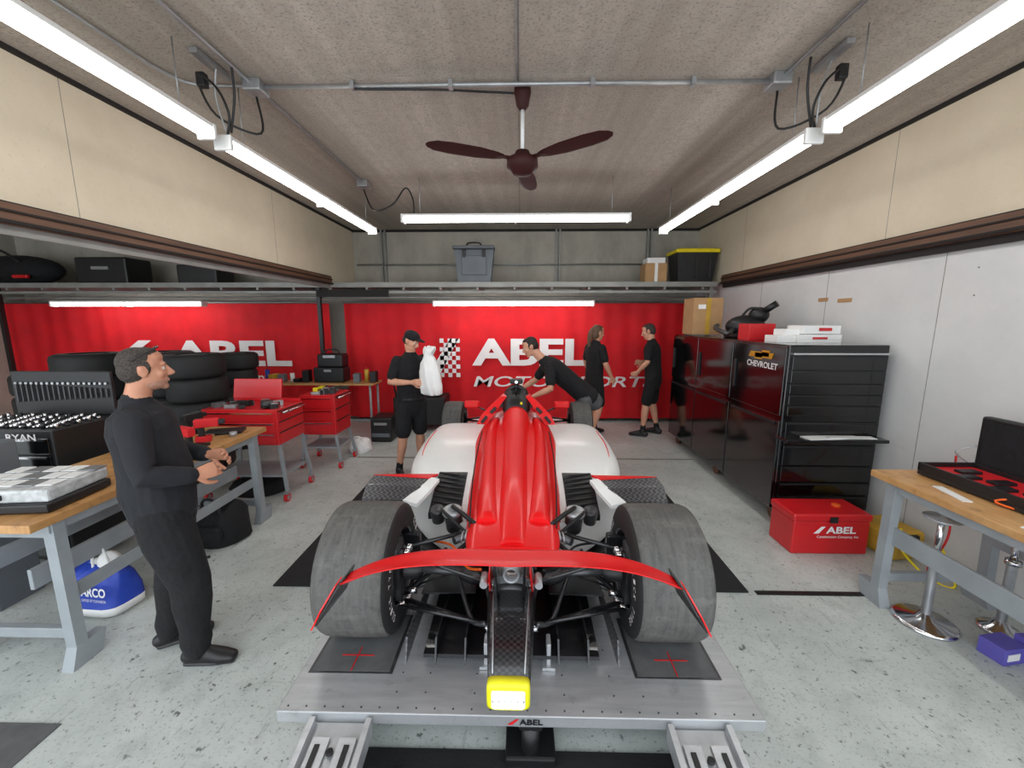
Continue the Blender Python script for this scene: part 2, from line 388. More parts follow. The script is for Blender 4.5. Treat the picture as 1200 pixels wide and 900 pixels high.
g=G('cardboard_box'); g.box((2.59,5.85,1.97),(.4,.35,.5),'cardboard',.004); g.box((2.59,5.67,1.97),(.06,.005,.5),'brass'); g.box((2.5,5.67,2.1),(.1,.006,.06),'paper'); g.done()
g=G('storage_bag'); g.ell((-8.9,7.2,2.79),(.75,.3,.26),'cloth_black'); g.tube([(-9.2,6.95,2.9),(-8.9,6.9,3.1),(-8.6,6.95,2.9)],.02,'black')
g.box((-8.6,6.93,2.66),(.28,.06,.06),'toolred',.02); g.box((-9.1,6.93,2.66),(.25,.06,.05),'toolred',.02); g.done()
g=G('equipment_case'); g.box((-7.2,7.2,2.76),(.9,.5,.45),'black',.03); g.box((-7.2,6.94,2.8),(.3,.02,.05),'steel'); g.box((-5.6,7.25,2.7),(.7,.45,.34),'black',.03); g.done()
# ------------------------------------------------------------ setup platform
g=G('setup_platform'); PX0,PX1=-1.04,1.03
g.bb((PX0,1.45,.215),(PX1,6.0,.27),'alu',.004)
for x in (PX0+.1,PX1-.1,-.35,.35):
    g.bb((x-.03,1.62,.12),(x+.03,5.9,.215),'steel')
for x in (-.85,.85):
    for y in (1.8,3.6,5.5): g.cyl((x,y,0),(x,y,.13),.035,'steel'); g.cyl((x,y,0),(x,y,.02),.07,'steel')
for xc in (-.80,.74):
    g.box((xc,1.83,.2715),(.40,.38,.003),'gear'); g.box((xc,1.83,.2725),(.37,.36,.005),'pad')
    g.box((xc-.0,1.72,.276),(.005,.14,.002),'toolred'); g.box((xc,1.74,.276),(.16,.005,.002),'toolred')
for i in range(26):
    g.cyl((PX0+.04+i*.0796,1.475,.27),(PX0+.04+i*.0796,1.475,.273),.004,'gear',seg=8)
for x in (-.55,-.42,-.2,.2,.42,.55):
    for y in (1.55,1.65,1.8): g.cyl((x,y,.27),(x,y,.272),.004,'gear',seg=8)
g.text('ABEL',.10,.028,TX((.0,1.447,.229),90),'black',bold=.03); g.add([(-.05,1.447,.229),(-.03,1.447,.229),(.0,1.447,.257),(-.014,1.447,.257)],[[0,1,2,3]],'redtext')
for x in (-.16,.14): g.box((x,1.72,.335),(.02,.07,.13),'alu',.004); g.box((x,1.72,.28),(.06,.1,.015),'alu')
g.done()
def ramp(xc):
    g=G('loading_ramp'); y0,y1=1.44,.35; z0,z1=.25,.03
    rx=lambda y:z1+(z0-z1)*(y-y1)/(y0-y1)
    for sx in (-1,1):
        x=xc+sx*.12; g.prism([(x-.012,y0,z0-.07),(x-.012,y0,z0+.01),(x-.012,y1,z1+.01),(x-.012,y1,0.0)],(.024,0,0),'alu')
    g.prism([(xc-.12,y0,z0-.02),(xc-.12,y1,z1-.02),(xc-.12,y1,z1-.03),(xc-.12,y0,z0-.03)],(.24,0,0),'steel')
    for x in (-.055,.055): g.prism([(xc+x-.035,y0-.06,rx(y0-.06)-.018),(xc+x-.035,y1,z1-.018),(xc+x-.035,y1,z1-.01),(xc+x-.035,y0-.06,rx(y0-.06)-.008)],(.07,0,0),'alu')
    for k in range(3):
        y=1.33-k*.09
        g.cyl((xc,y,rx(y)-.012),(xc,y,rx(y)-.002),.022 if k else .014,'black',seg=20)
    for sx in (-1,1):
        for k in range(3):
            y=1.30-k*.16; X=Matrix.Translation(V((xc+sx*.06,y,rx(y)-.004)))@Matrix.Rotation(math.atan((z0-z1)/(y0-y1)),4,'X')
            g.box((0,0,0),(.022,.11,.004),'black',.002,X0=X)
    g.done()
ramp(-.755); ramp(.75)
g=G('floor_jack'); g.cyl((.05,1.5,0),(.05,1.5,.19),.04,'black'); g.box((.05,1.5,.195),(.1,.08,.03),'black',.008); g.box((.05,1.6,.03),(.22,.3,.05),'black',.01); g.done()
g=G('floor_mat'); g.bb((-.72,.3,.001),(.72,1.52,.012),'rubbermat'); g.cyl((-.52,1.42,.013),(-.49,1.33,.013),.02,'chrome'); g.done()
g=G('floor_mat'); g.bb((-1.80,2.62,.001),(1.63,4.7,.010),'rubbermat'); g.done()
g=G('floor_trench_cover'); g.bb((1.68,2.60,.001),(2.46,2.64,.007),'black'); g.bb((.9,5.38,.001),(2.4,5.41,.006),'seam'); g.bb((-2.3,5.38,.001),(-.9,5.41,.006),'seam')
g.bb((-2.6,1.05,.001),(-2.2,1.6,.006),'pad'); g.done()
# ------------------------------------------------------------ race car
def sring(y,hw,zb,zt,e=2.6,cx=0,n=44):
    o=[]
    for k in range(n):
        t=2*math.pi*k/n; c=math.cos(t); s=math.sin(t)
        x=cx+hw*math.copysign(abs(c)**(2/e),c); z=(zb+zt)/2+(zt-zb)/2*math.copysign(abs(s)**(2/e),s)
        o.append((x,y,z))
    return o
def dense(L,k=4):
    out=[]
    P=[L[0]]+list(L)+[L[-1]]
    for i in range(1,len(P)-2):
        for j in range(k):
            t=j/k
            out.append(tuple(.5*((2*b)+(c-a)*t+(2*a-5*b+4*c-d)*t*t+(3*b-a-3*c+d)*t**3) for a,b,c,d in zip(P[i-1],P[i],P[i+1],P[i+2])))
    out.append(tuple(L[-1])); return out
g=G('race_car',loc=(-.04,1.985,.2705))
g.prism([(-.42,-.3,.05),(.42,-.3,.05),(.44,.45,.03),(.78,.75,.03),(.82,2.5,.03),(.5,3.2,.03),(-.5,3.2,.03),(-.82,2.5,.03),(-.78,.75,.03),(-.44,.45,.03)],(0,0,.02),'carbon')
for x in (-.5,-.36,-.22,.22,.36,.5):
    g.prism([(x,-.34,.05),(x,.5,.05),(x,.5,.09),(x,-.30,.16)],(.008,0,0),'carbonb' if abs(x)>.4 else 'carbon')
g.prism([(-.5,.0,.16),(-.2,.0,.17),(-.2,.5,.10),(-.5,.5,.09)],(0,0,.01),'carbon'); g.prism([(.5,.0,.16),(.2,.0,.17),(.2,.5,.10),(.5,.5,.09)],(0,0,.01),'carbon')
g.loft([sring(y,hw,zb,zt,3.5) for y,hw,zb,zt in ((1.3,.24,.06,.45),(.6,.22,.06,.44),(.35,.15,.08,.42),(.0,.12,.12,.42),(-.2,.10,.16,.40),(-.25,.085,.2,.38))],'gear')
for y in (-.22,-.08,.08,.25): g.loft([sring(yy,.135-.02*(y<0),.12,.43,3.5) for yy in (y,y+.015)],'steel')
for sx in (-1,1):
    for z in (.17,.24,.32,.39): g.cyl((sx*.09,-.27,z),(sx*.09,-.22,z),.009,'chrome',seg=8)
g.lathe((0,-.30,.30),(0,1,0),[(0,0),(0,.035),(.03,.04),(.06,.055)],'alu',20)
g.lathe((0,-.19,.47),(0,-1,0),[(0,.045),(.06,.05),(.09,.04),(.09,.03),(.05,.028)],'alu',24)
# crash structure
g.loft([sring(y,hw,zb,zt,6) for y,hw,zb,zt in ((-.20,.118,.20,.375),(-.45,.10,.215,.36),(-.69,.078,.235,.345))],'carbond')
g.tube([(-.085,-.25,.372),(-.06,-.68,.347)],.003,'steel',res=1); g.tube([(.085,-.25,.372),(.06,-.68,.347)],.003,'steel',res=1)
g.loft([sring(y,hw,zb,zt,6) for y,hw,zb,zt in ((-.69,.080,.235,.35),(-.72,.080,.235,.35),(-.73,.070,.245,.34))],'yellow')
g.box((0,-.73,.290),(.125,.014,.072),'white',.01)
for i in range(5):
    for j in range(3): g.box((-.044+i*.022,-.739,.269+j*.021),(.018,.005,.015),'led')
g.box((0,-.739,.290),(.116,.003,.004),'steel')
# rear wing
def wingring(x):
    ax=abs(x)/.68; z=.705-.108*ax**3.2; y0=-.58+.03*ax; ch=.15*(1-.25*ax**3)
    pts=[]
    for k in range(16):
        t=2*math.pi*k/16; c=math.cos(t); s=math.sin(t)
        pts.append((x,y0+ch/2+ch/2*c,z+.010*s*(1.1+.5*c)-(.012*(1-c*c))-.012*c))
    return pts
g.loft([wingring(-.68+1.36*i/40) for i in range(41)],'carred')
for sx in (-1,1):
    g.prism([(sx*.675,-.56,.61),(sx*.675,-.40,.60),(sx*.71,-.42,.50),(sx*.765,-.585,.45),(sx*.72,-.60,.53)],(sx*.008,0,.0),'carbon')
    g.prism([(sx*.683,-.57,.615),(sx*.686,-.50,.61),(sx*.73,-.54,.53),(sx*.775,-.60,.445),(sx*.725,-.61,.54)],(sx*.006,0,.0),'carred')
    g.prism([(sx*.055,-.28,.36),(sx*.055,-.14,.36),(sx*.055,-.42,.69),(sx*.055,-.54,.69)],(sx*.01,0,0),'carbon')
    g.prism([(sx*.10,-.24,.36),(sx*.10,-.12,.36),(sx*.08,-.42,.64),(sx*.08,-.52,.64)],(sx*.006,0,0),'carred')
    g.cyl((sx*.13,-.2,.42),(sx*.13,-.28,.42),.018,'alu'); g.cyl((sx*.15,-.12,.47),(sx*.15,-.2,.50),.022,'black')
# engine cover
cov=[(2.0,.31,.25,.74),(1.8,.35,.2,.715),(1.5,.37,.2,.69),(1.2,.355,.2,.64),(.9,.335,.2,.585),(.6,.315,.24,.54),(.35,.295,.30,.505),(.1,.265,.34,.475),(-.03,.24,.37,.455)]
g.loft([sring(y,hw,zb,zt,3.2) for y,hw,zb,zt in dense(cov)],'carred')
spine=[(1.72,.13,.5,.85),(1.5,.12,.5,.775),(1.3,.115,.45,.72),(1.0,.11,.4,.652),(.6,.105,.35,.588),(.25,.10,.35,.525),(.0,.09,.35,.478)]
g.loft([sring(y,hw,zb,zt,2.2) for y,hw,zb,zt in dense(spine)],'carred')
for sx in (-1,1):
    g.loft([sring(y,.07,.4,zt,2.0,cx=sx*cx) for y,zt,cx in dense(((1.75,.735,.19),(1.4,.705,.21),(1.0,.635,.20),(.6,.572,.18),(.2,.510,.15)))],'carred')
    g.tube([(sx*.29,1.4,.69),(sx*.30,1.0,.60),(sx*.285,.6,.535),(sx*.25,.15,.477)],.005,'dark_gap')
    g.loft([[(sx*x+dx,y+dy,z) for dx,dy in ((-w,-.05),(w,-.05),(w*.6,.10),(-w*.6,.10))] for x,y,z,w in ((.12,1.92,.91,.03),(.20,1.88,.83,.045),(.27,1.84,.75,.06),(.33,1.80,.66,.05))],'carred',False)
    g.box((sx*.22,1.79,.79),(.07,.03,.03),'black',.004,rot=(0,sx*45,0))
    g.box((sx*.30,1.70,.72),(.08,.02,.03),'black',.004,rot=(0,sx*50,0))
    # exhaust, canisters, dampers
    g.cyl((sx*.38,.42,.33),(sx*.38,.36,.475),.055,'gear',seg=24); g.lathe((sx*.38,.345,.465),(0,-.15,1),[(0,.05),(.0,.062),(.02,.062),(.03,.05),(.03,.035),(.012,.03),(.012,0)],'alu',28)
    g.lathe((sx*.49,.42,.44),(0,-.3,1),[(-.08,.04),(0,.045),(.015,.045),(.02,.035),(.012,.03),(.012,0)],'gear',24)
    g.cyl((sx*.29,.26,.38),(sx*.29,.24,.44),.03,'alu',seg=20)
    g.tube([(sx*.38,.36,.50),(sx*.30,.26,.50),(sx*.20,.2,.45)],.014,'black'); g.tube([(sx*.46,.5,.42),(sx*.42,.3,.49),(sx*.30,.2,.44),(sx*.2,.1,.41)],.010,'black')
    g.tube([(sx*.3,.5,.35),(sx*.26,.2,.30),(sx*.15,-.1,.33),(sx*.1,-.25,.3)],.008,'black')
    g.tube([(sx*.5,.3,.30),(sx*.35,.15,.36),(sx*.25,.0,.33),(sx*.16,-.1,.38)],.007,'orange' if sx<0 else 'black')
    g.tube([(sx*.42,.3,.25),(sx*.3,.05,.22),(sx*.2,-.2,.18),(sx*.12,-.28,.22)],.012,'gear')
    g.cyl((sx*.13,.28,.43),(sx*.33,.10,.42),.022,'gear')
    hel=[]
    for k in range(60):
        t=k/59; p=V((sx*.13,.28,.43)).lerp(V((sx*.33,.10,.42)),.15+.7*t); a=t*2*math.pi*7
        hel.append(p+V((0,.03*math.cos(a),.03*math.sin(a))))
    g.tube(hel,.005,'steel',seg=6,res=1)
    for a,b,r in (((.12,.35,.38),(.60,.03,.42),.012),((.11,-.20,.38),(.60,-.02,.42),.012),((.12,.40,.13),(.60,.04,.15),.014),((.10,-.22,.15),(.60,-.02,.15),.014),((.1,-.26,.20),(.60,-.13,.2),.010),((.14,.22,.45),(.58,.02,.17),.013)):
        g.cyl((sx*a[0],a[1],a[2]),(sx*b[0],b[1],b[2]),r,'carbon',seg=10)
        g.cyl((sx*b[0],b[1],b[2]),(sx*(b[0]-.05),b[1],b[2]),r*1.5,'chrome',seg=10)
        g.cyl((sx*a[0],a[1],a[2]),(sx*(a[0]+.03),a[1],a[2]),r*1.5,'chrome',seg=10)
    g.cyl((sx*.12,0,.29),(sx*.58,0,.32),.022,'gear'); g.lathe((sx*.16,0,.29),(sx,0,0),[(0,.05),(.06,.055),(.10,.04),(.13,.022)],'black',20); g.lathe((sx*.48,0,.31),(sx,0,0),[(0,.022),(.03,.045),(.1,.05)],'black',20)
    g.box((sx*.63,0,.30),(.06,.14,.34),'gear',.02); g.lathe((sx*.62,0,.335),(sx,0,0),[(0,.06),(0,.16),(.03,.16),(.03,.06)],'rim',32)
    g.box((sx*.63,-.13,.33),(.08,.07,.16),'black',.02); g.box((sx*.60,.18,.28),(.12,.05,.3),'carbon',.01)
    # sidepods
    pods=[(.42,.34,.07,.10,.30),(.55,.38,.14,.08,.39),(.72,.43,.24,.06,.455),(.92,.46,.335,.055,.51),(1.15,.485,.37,.05,.545),(1.45,.495,.38,.05,.565),(1.9,.50,.375,.05,.57),(2.2,.50,.35,.06,.55),(2.38,.49,.30,.08,.50),(2.45,.48,.22,.12,.44)]
    g.loft([sring(y,hw,zb,zt,5.6,cx=sx*cx) for y,cx,hw,zb,zt in dense(pods)],'carwhite')
    g.prism([(sx*.25,2.452,.14),(sx*.68,2.452,.14),(sx*.68,2.452,.42),(sx*.25,2.452,.42)],(0,.004,0),'black')
    g.tube([(sx*.70,.98,.50),(sx*.77,1.2,.535),(sx*.80,1.5,.553),(sx*.80,1.9,.558)],.005,'carred')
    sl=lambda y:.455+(.51-.455)*(y-.72)/.20 if y>.72 else .39+(.455-.39)*(y-.55)/.17
    xa,xb=.355,.57
    g.loft([[(sx*xa,y,sl(y)-.03),(sx*xb,y,sl(y)-.03),(sx*xb,y,sl(y)+.008),(sx*xa,y,sl(y)+.008)] for y in (.50,.56,.64,.72,.82,.90)],'mesh',False)
    for k in range(8):
        y=.53+k*.048; g.box((sx*(xa+xb)/2,y,sl(y)+.016),(xb-xa-.01,.018,.006),'black',.001,rot=(5,0,sx*14))
    def strip(pts,mt,th=.012):
        rr=[]
        for (xa_,xb_,y,za,zb) in pts:
            rr.append([(sx*xa_,y,za),(sx*xb_,y,zb),(sx*xb_,y,zb-th),(sx*xa_,y,za-th)])
        g.loft(rr,mt,False)
    # wheel deflector ahead of the rear tyre
    strip(dense([(.60,.84,1.45,.14,.12),(.60,.88,1.15,.29,.25),(.58,.92,.92,.47,.42),(.55,.95,.76,.55,.545)]),'carwhite')
    strip([(.55,.95,.76,.553,.548),(.60,.985,.67,.558,.58)],'carred')
    strip([(.60,.985,.67,.553,.577),(.63,1.0,.57,.535,.55),(.72,.985,.45,.495,.505)],'carbonb',.02)
    strip([(.53,.60,.70,.54,.556),(.56,.63,.58,.52,.538),(.63,.72,.45,.47,.497)],'carwhite',.024)
    g.cyl((sx*.25,2.6,.55),(sx*.48,2.58,.66),.01,'carbon'); g.box((sx*.52,2.58,.68),(.18,.06,.08),'carred',.02)
    for a,b in (((.14,2.8,.4),(.68,3.02,.38)),((.12,3.3,.4),(.68,3.04,.38)),((.14,2.8,.12),(.68,3.02,.14)),((.12,3.3,.12),(.68,3.04,.14)),((.14,3.05,.42),(.66,3.03,.16))):
        g.cyl((sx*a[0],a[1],a[2]),(sx*b[0],b[1],b[2]),.012,'carbon',seg=8)
    g.box((sx*.82,3.95,.17),(.02,.5,.26),'carred',.005)
# tub + nose
g.loft([sring(y,hw,zb,zt,2.8) for y,hw,zb,zt in ((1.9,.31,.04,.66),(2.3,.30,.04,.60),(2.35,.28,.05,.56),(2.8,.23,.08,.53),(3.3,.17,.14,.47),(3.8,.12,.18,.38),(4.15,.08,.2,.30),(4.22,.03,.22,.26))],'carwhite')
g.loft([sring(y,hw,zb,zt,2.2) for y,hw,zb,zt in ((2.0,.2,.5,.72),(2.3,.22,.5,.69),(2.5,.2,.5,.67),(3.0,.1,.45,.55))],'carred')
g.ell((0,2.45,.64),(.16,.32,.05),'black'); g.ell((0,2.2,.74),(.13,.15,.13),'black')
g.loft([[(-.22,2.78,.6),(.22,2.78,.6),(.18,2.80,.72),(-.18,2.80,.72)],[(-.22,2.8,.6),(.22,2.8,.6),(.18,2.82,.72),(-.18,2.82,.72)]],'black',False)
g.loft([sring(y,hw,zb,zt,2.6) for y,hw,zb,zt in ((1.71,.10,.66,.85),(1.80,.118,.66,.92),(1.98,.125,.70,.965),(2.05,.13,.72,.985),(2.15,.11,.74,.96))],'black')
g.tube([(-.12,2.05,.62),(-.11,2.03,.85),(-.05,2.02,.97),(.05,2.02,.97),(.11,2.03,.85),(.12,2.05,.62)],.022,'black')
g.cyl((0,2.0,.95),(0,2.0,1.03),.02,'black'); g.box((0,1.98,1.045),(.13,.10,.045),'black',.015); g.cyl((0,1.92,1.045),(0,1.925,1.045),.016,'chrome')
g.cyl((0,1.85,.93),(0,1.80,1.0),.006,'black'); g.box((.05,1.72,.875),(.02,.02,.02),'lime')
g.box((0,4.0,.12),(1.6,.3,.02),'carwhite',.008); g.box((0,3.85,.2),(1.55,.14,.015),'carred',.006,rot=(-20,0,0))
def wheel(cx,cy,r,w,sx):
    h=w/2; cz=r
    P=[(-h,r*.60),(-h-.004,r*.72),(-h+.002,r*.89),(-h+.016,r*.965),(-h+.04,r*.993),(-h*.4,r),(h*.4,r),(h-.04,r*.993),(h-.016,r*.965),(h-.002,r*.89),(h+.004,r*.72),(h,r*.60)]
    g.lathe((cx,cy,cz),(1,0,0),P[3:9],'tyre',80)
    g.lathe((cx,cy,cz),(1,0,0),P[:4],'tyre_dark',80); g.lathe((cx,cy,cz),(1,0,0),P[8:],'tyre_dark',80)
    g.lathe((cx,cy,cz),(1,0,0),[(-h,r*.60),(-h+.012,r*.575),(-h+.03,r*.55),(h-.03,r*.55),(h-.012,r*.575),(h,r*.60)],'rim',48)
    for e in (-1,1): g.lathe((cx,cy,cz),(1,0,0),[(e*(h+.001),r*.605),(e*(h-.006),r*.585)],'steel',48)
    fo=h-.05
    g.lathe((cx,cy,cz),(sx,0,0),[(fo-.05,r*.55),(fo-.02,r*.2),(fo,r*.12),(fo+.03,r*.12),(fo+.03,0)],'rim',48)
    for k in range(8):
        a=2*math.pi*k/8; d=V((0,math.cos(a),math.sin(a)))
        g.cyl(V((cx+sx*(fo+.0),cy,cz))+d*r*.12,V((cx+sx*(h-.025),cy,cz))+d*r*.54,.014,'gear',seg=8)
    # moulded lettering round the inner sidewall
    right=V((0,-sx,0)); up=V((0,0,1)); nrm=V((-sx,0,0)); n0=9
    for j,ch in enumerate('SLICK TYRE'):
        if ch==' ': continue
        base=180 if sx<0 else 0
        for off in (0,180):
            a=math.radians(base+off+36-j*8); rad=right*math.cos(a)+up*math.sin(a); tan=right*math.sin(a)-up*math.cos(a)
            p=V((cx-sx*(h+.0065),cy,cz))+rad*r*.72
            X=Matrix((tan,rad,nrm)).transposed().to_4x4(); X.translation=p-tan*.010
            g.text(ch,.020,.034,X,'text',bold=.01)
for sx in (-1,1):
    wheel(sx*.77,0,.335,.36,sx); wheel(sx*.80,3.02,.31,.26,sx)
g.done()
# ------------------------------------------------------------ right side furniture
g=G('rolling_tool_cabinet'); x0,x1=2.37,3.28; y0,y1=3.6,6.3; zb,zt=.14,1.70
g.bb((x0+.02,y0+.02,zb),(x1-.01,y1,zt),'gloss',.01)
ys=[3.62,4.52,5.41,6.29]
for i in range(3):
    a,b=ys[i],ys[i+1]
    g.bb((x0,a+.01,1.05),(x0+.025,b-.01,1.68),'gloss',.006)
    g.bb((x0,a+.01,.16),(x0+.025,b-.01,1.0),'gloss',.006)
    g.bb((x0-.012,a+.06,.96),(x0,b-.06,.985),'black')
    g.bb((x0-.02,b-.10,1.2),(x0,b-.07,1.5),'black',.004)
zz=.17
for h in (.13,.13,.16,.2,.22):
    g.bb((x0+.05,y0,zz),(x1-.03,y0+.03,zz+h-.012),'gloss',.005); g.bb((x0+.06,y0-.008,zz+h-.03),(x1-.04,y0,zz+h-.016),'black'); zz+=h
zz=1.06
for h in (.1,.1,.1,.12,.13):
    g.bb((x0+.05,y0,zz),(x1-.03,y0+.03,zz+h-.01),'gloss',.005); g.bb((x0+.06,y0-.006,zz+h-.022),(x1-.04,y0,zz+h-.012),'black'); zz+=h
g.bb((x0+.05,y0-.002,1.615),(x1-.03,y0+.02,1.63),'chrome')
g.bb((x0-.01,y0-.12,.84),(x1-.02,y0+.05,.87),'gloss',.005); g.box((2.8,y0-.05,.875),(.5,.12,.006),'paper',rot=(0,0,6)); g.box((2.95,y0-.07,.882),(.4,.08,.006),'paper',rot=(0,0,-4))
for x in (x0+.12,x1-.15):
    for y in (y0+.15,y1-.15,4.9):
        g.cyl((x-.02,y,.06),(x+.02,y,.06),.06,'wood_trim',seg=20); g.box((x,y,.12),(.07,.08,.04),'steel')
g.text('CHEVROLET',.50,.06,TX((x0-.004,4.22,1.46),90,0,-90),'text',bold=.02)
g.prism([(x0-.006,4.09,1.60),(x0-.006,3.98,1.60),(x0-.006,3.98,1.63),(x0-.006,3.86,1.63),(x0-.006,3.86,1.57),(x0-.006,3.97,1.57),(x0-.006,3.97,1.54),(x0-.006,4.09,1.54)],(.004,0,0),'gold')
g.prism([(x0-.006,4.17,1.61),(x0-.006,3.79,1.61),(x0-.006,3.82,1.555),(x0-.006,4.20,1.555)],(.004,0,0),'gold')
g.done()
g=G('shop_vacuum'); g.ell((2.85,5.2,1.84),(.24,.17,.14),'black'); g.ell((2.98,5.15,1.98),(.12,.10,.10),'black'); g.cyl((3.0,5.1,2.02),(3.1,5.0,2.12),.04,'black'); g.tube([(2.65,5.1,1.8),(2.5,4.95,1.76),(2.48,5.2,1.82),(2.6,5.4,1.85)],.028,'gear'); g.box((2.85,5.2,1.73),(.4,.3,.06),'black',.02); g.tube([(2.8,5.2,1.97),(2.86,5.15,2.06),(2.96,5.1,2.06)],.015,'black'); g.done()
g=G('carton_stack')
g.box((2.62,4.55,1.79),(.28,.22,.18),'toolred',.004); g.box((2.93,4.5,1.73),(.36,.25,.06),'paper',.003); g.box((2.9,4.1,1.74),(.42,.26,.08),'white',.003); g.box((2.66,4.1,1.735),(.30,.2,.07),'white',.003)
g.box((2.92,4.1,1.825),(.36,.24,.08),'white',.003); g.box((2.70,4.12,1.80),(.2,.18,.06),'paper',.003); g.box((2.95,3.975,1.83),(.12,.006,.03),'toolred'); g.box((2.9,3.965,1.745),(.14,.006,.02),'toolred'); g.done()
g=G('red_tool_chest',loc=(.06,0,0)); g.bb((2.19,3.12,.0),(2.81,3.42,.29),'toolred',.012); g.bb((2.18,3.11,.29),(2.82,3.43,.35),'toolred',.015)
g.box((2.50,3.105,.31),(.06,.015,.05),'black',.003); g.text('ABEL',.24,.06,TX((2.45,3.108,.19),90),'text',bold=.03); g.text('Construction Company, Inc.',.34,.028,TX((2.38,3.108,.145),90),'text',bold=.01); g.prism([(2.35,3.11,.19),(2.39,3.11,.19),(2.44,3.11,.25),(2.41,3.11,.25)],(0,-.003,0),'text')
g.cyl((2.64,3.28,.35),(2.64,3.28,.365),.03,'orange'); g.done()
g=G('yellow_drill_case'); g.box((3.1,3.2,.12),(.3,.34,.24),'brass',.04,rot=(0,0,8)); g.box((3.1,3.03,.2),(.16,.03,.05),'black',.01); g.tube([(3.0,3.0,.3),(2.98,2.95,.15),(3.05,2.8,.02),(3.15,2.7,.02),(3.2,2.9,.25)],.008,'lime'); g.tube([(3.32,3.0,.9),(3.3,2.95,.5),(3.2,2.85,.3),(3.15,2.9,.03),(3.05,2.75,.02)],.007,'redtext'); g.done()
def bench(name,x0,x1,y0,y1,H):
    g=G(name); g.bb((x0,y0,H-.045),(x1,y1,H),'bench',.004)
    for y in (y0+.14,y1-.14):
        for x,s in ((x0+.05,1),(x1-.05,-1)):
            g.prism([(x-.03,y-.03,H-.05),(x+.03,y-.03,H-.05),(x+.03-s*.02,y-.04,.05),(x-.03-s*.02,y-.04,.05)],(0,.06,0),'paintsteel')
            g.prism([(x-.035-s*.02,y-.08,.0),(x+.035-s*.02,y-.08,.0),(x+.03-s*.02,y-.04,.12),(x-.03-s*.02,y-.04,.12)],(0,.16,0),'paintsteel')
        g.bb((x0+.03,y-.03,H-.13),(x1-.03,y+.03,H-.045),'paintsteel',.004); g.bb((x0+.05,y-.02,.16),(x1-.05,y+.02,.22),'paintsteel',.004)
    for x in (x0+.06,x1-.06) if x0>0 else (x0+.06,x0+.5): g.bb((x-.012,y0+.14,.44),(x+.012,y1-.14,.56),'paintsteel',.003)
    g.bb((x0+.03,y0+.1,H-.10),(x0+.05,y1-.1,H-.045),'paintsteel'); g.bb((x1-.05,y0+.1,H-.10),(x1-.03,y1-.1,H-.045),'paintsteel')
    return g
g=bench('wooden_workbench',2.43,3.2,.85,2.7,.90); g.done()
g=G('open_tool_case'); a,b=2.66,3.02; y0,y1=1.95,2.62
g.bb((a,y0,.905),(b,y1,.93),'black',.006)
for p,q in (((a,y0,.93),(a+.015,y1,.985)),((b-.015,y0,.93),(b,y1,.985)),((a,y0,.93),(b,y0+.015,.985)),((a,y1-.015,.93),(b,y1,.985))): g.bb(p,q,'black',.003)
g.bb((a+.015,y0+.015,.93),(b-.015,y1-.015,.955),'redtext')
for k in range(6): g.box((a+.1+.1*(k%2),y0+.1+k*.09,.962),(.12,.06,.02),'black',.004)
g.bb((b+.0,y0,.96),(b+.06,y1,1.30),'black',.012); g.bb((b-.004,y0+.03,.99),(b+.002,y1-.03,1.27),'cloth_black')
g.tube([(a+.05,y0+.1,.985),(a-.02,y0+.2,.92),(a+.1,y0-.1,.915)],.006,'orange'); g.tube([(b-.02,y1,.97),(b-.1,y1+.03,1.05),(b-.02,y1-.02,1.1)],.004,'steel'); g.done()
g=G('paper_sheet'); g.box((2.62,1.8,.903),(.2,.28,.004),'paper',rot=(0,0,15)); g.box((2.56,2.3,.903),(.05,.22,.005),'white',rot=(0,0,-12)); g.done()
def stand(x,y,r):
    g=G('bench_pedestal_stand',loc=(x,y,0)); g.lathe((0,0,0),(0,0,1),[(0,0),(0,r),(.012,r*1.02),(.025,r*.9),(.04,.05),(.07,.03),(.07,0)],'chrome',40)
    g.cyl((0,0,.05),(0,0,.45),.024,'alu'); g.cyl((0,0,.43),(0,0,.73),.017,'chrome'); g.lathe((0,0,.69),(0,0,1),[(0,.017),(0,.03),(.02,.09),(.03,.09),(.035,.02),(.06,.02),(.06,0)],'alu',28); g.lathe((0,0,.45),(0,0,1),[(0,.024),(0,.036),(.03,.036),(.03,.017)],'chrome'); g.done()
stand(2.60,2.36,.16); stand(3.0,2.30,.10)
g=G('purple_carton'); g.box((2.78,2.10,.05),(.16,.12,.10),'purple',.003,rot=(0,0,10)); g.box((2.93,2.06,.065),(.12,.14,.13),'purple',.003); g.box((2.77,2.035,.05),(.08,.004,.04),'white',rot=(0,0,10)); g.done()
# ------------------------------------------------------------ left side furniture
g=bench('wooden_workbench',-3.2,-2.46,1.82,3.72,.90)
g.bb((-2.54,1.96,.36),(-2.52,3.58,.44),'paintsteel',.003); g.done()
g=G('parts_organiser'); g.box((-2.80,2.1,.93),(.56,.38,.05),'black',.01,rot=(0,0,6)); g.box((-2.80,2.12,.99),(.52,.36,.07),'clear',.012,rot=(0,0,6))
for i in range(5):
    for j in range(3): g.box((-3.0+i*.10,2.02+j*.11+i*.01,1.03),(.085,.09,.006),'white' if (i+j)%3 else 'steel',.002,rot=(0,0,6))
g.box((-2.8,1.93,.99),(.12,.02,.03),'black',.005,rot=(0,0,6)); g.done()
g=G('bench_tools')
def drill(x,y,c,r):
    X=TX((x,y,.9),0,0,r)
    for p,s_,m_ in (((0,0,.16),(.17,.06,.07),c),((.1,0,.16),(.06,.04,.04),'black'),((-.04,0,.09),(.045,.04,.12),'black'),((-.03,0,.025),(.11,.07,.05),c)):
        g.box(p,s_,m_,.008,X0=X)
drill(-2.66,3.25,'redtext',30); drill(-2.62,2.98,'redtext',160); drill(-2.95,3.45,'black',80)
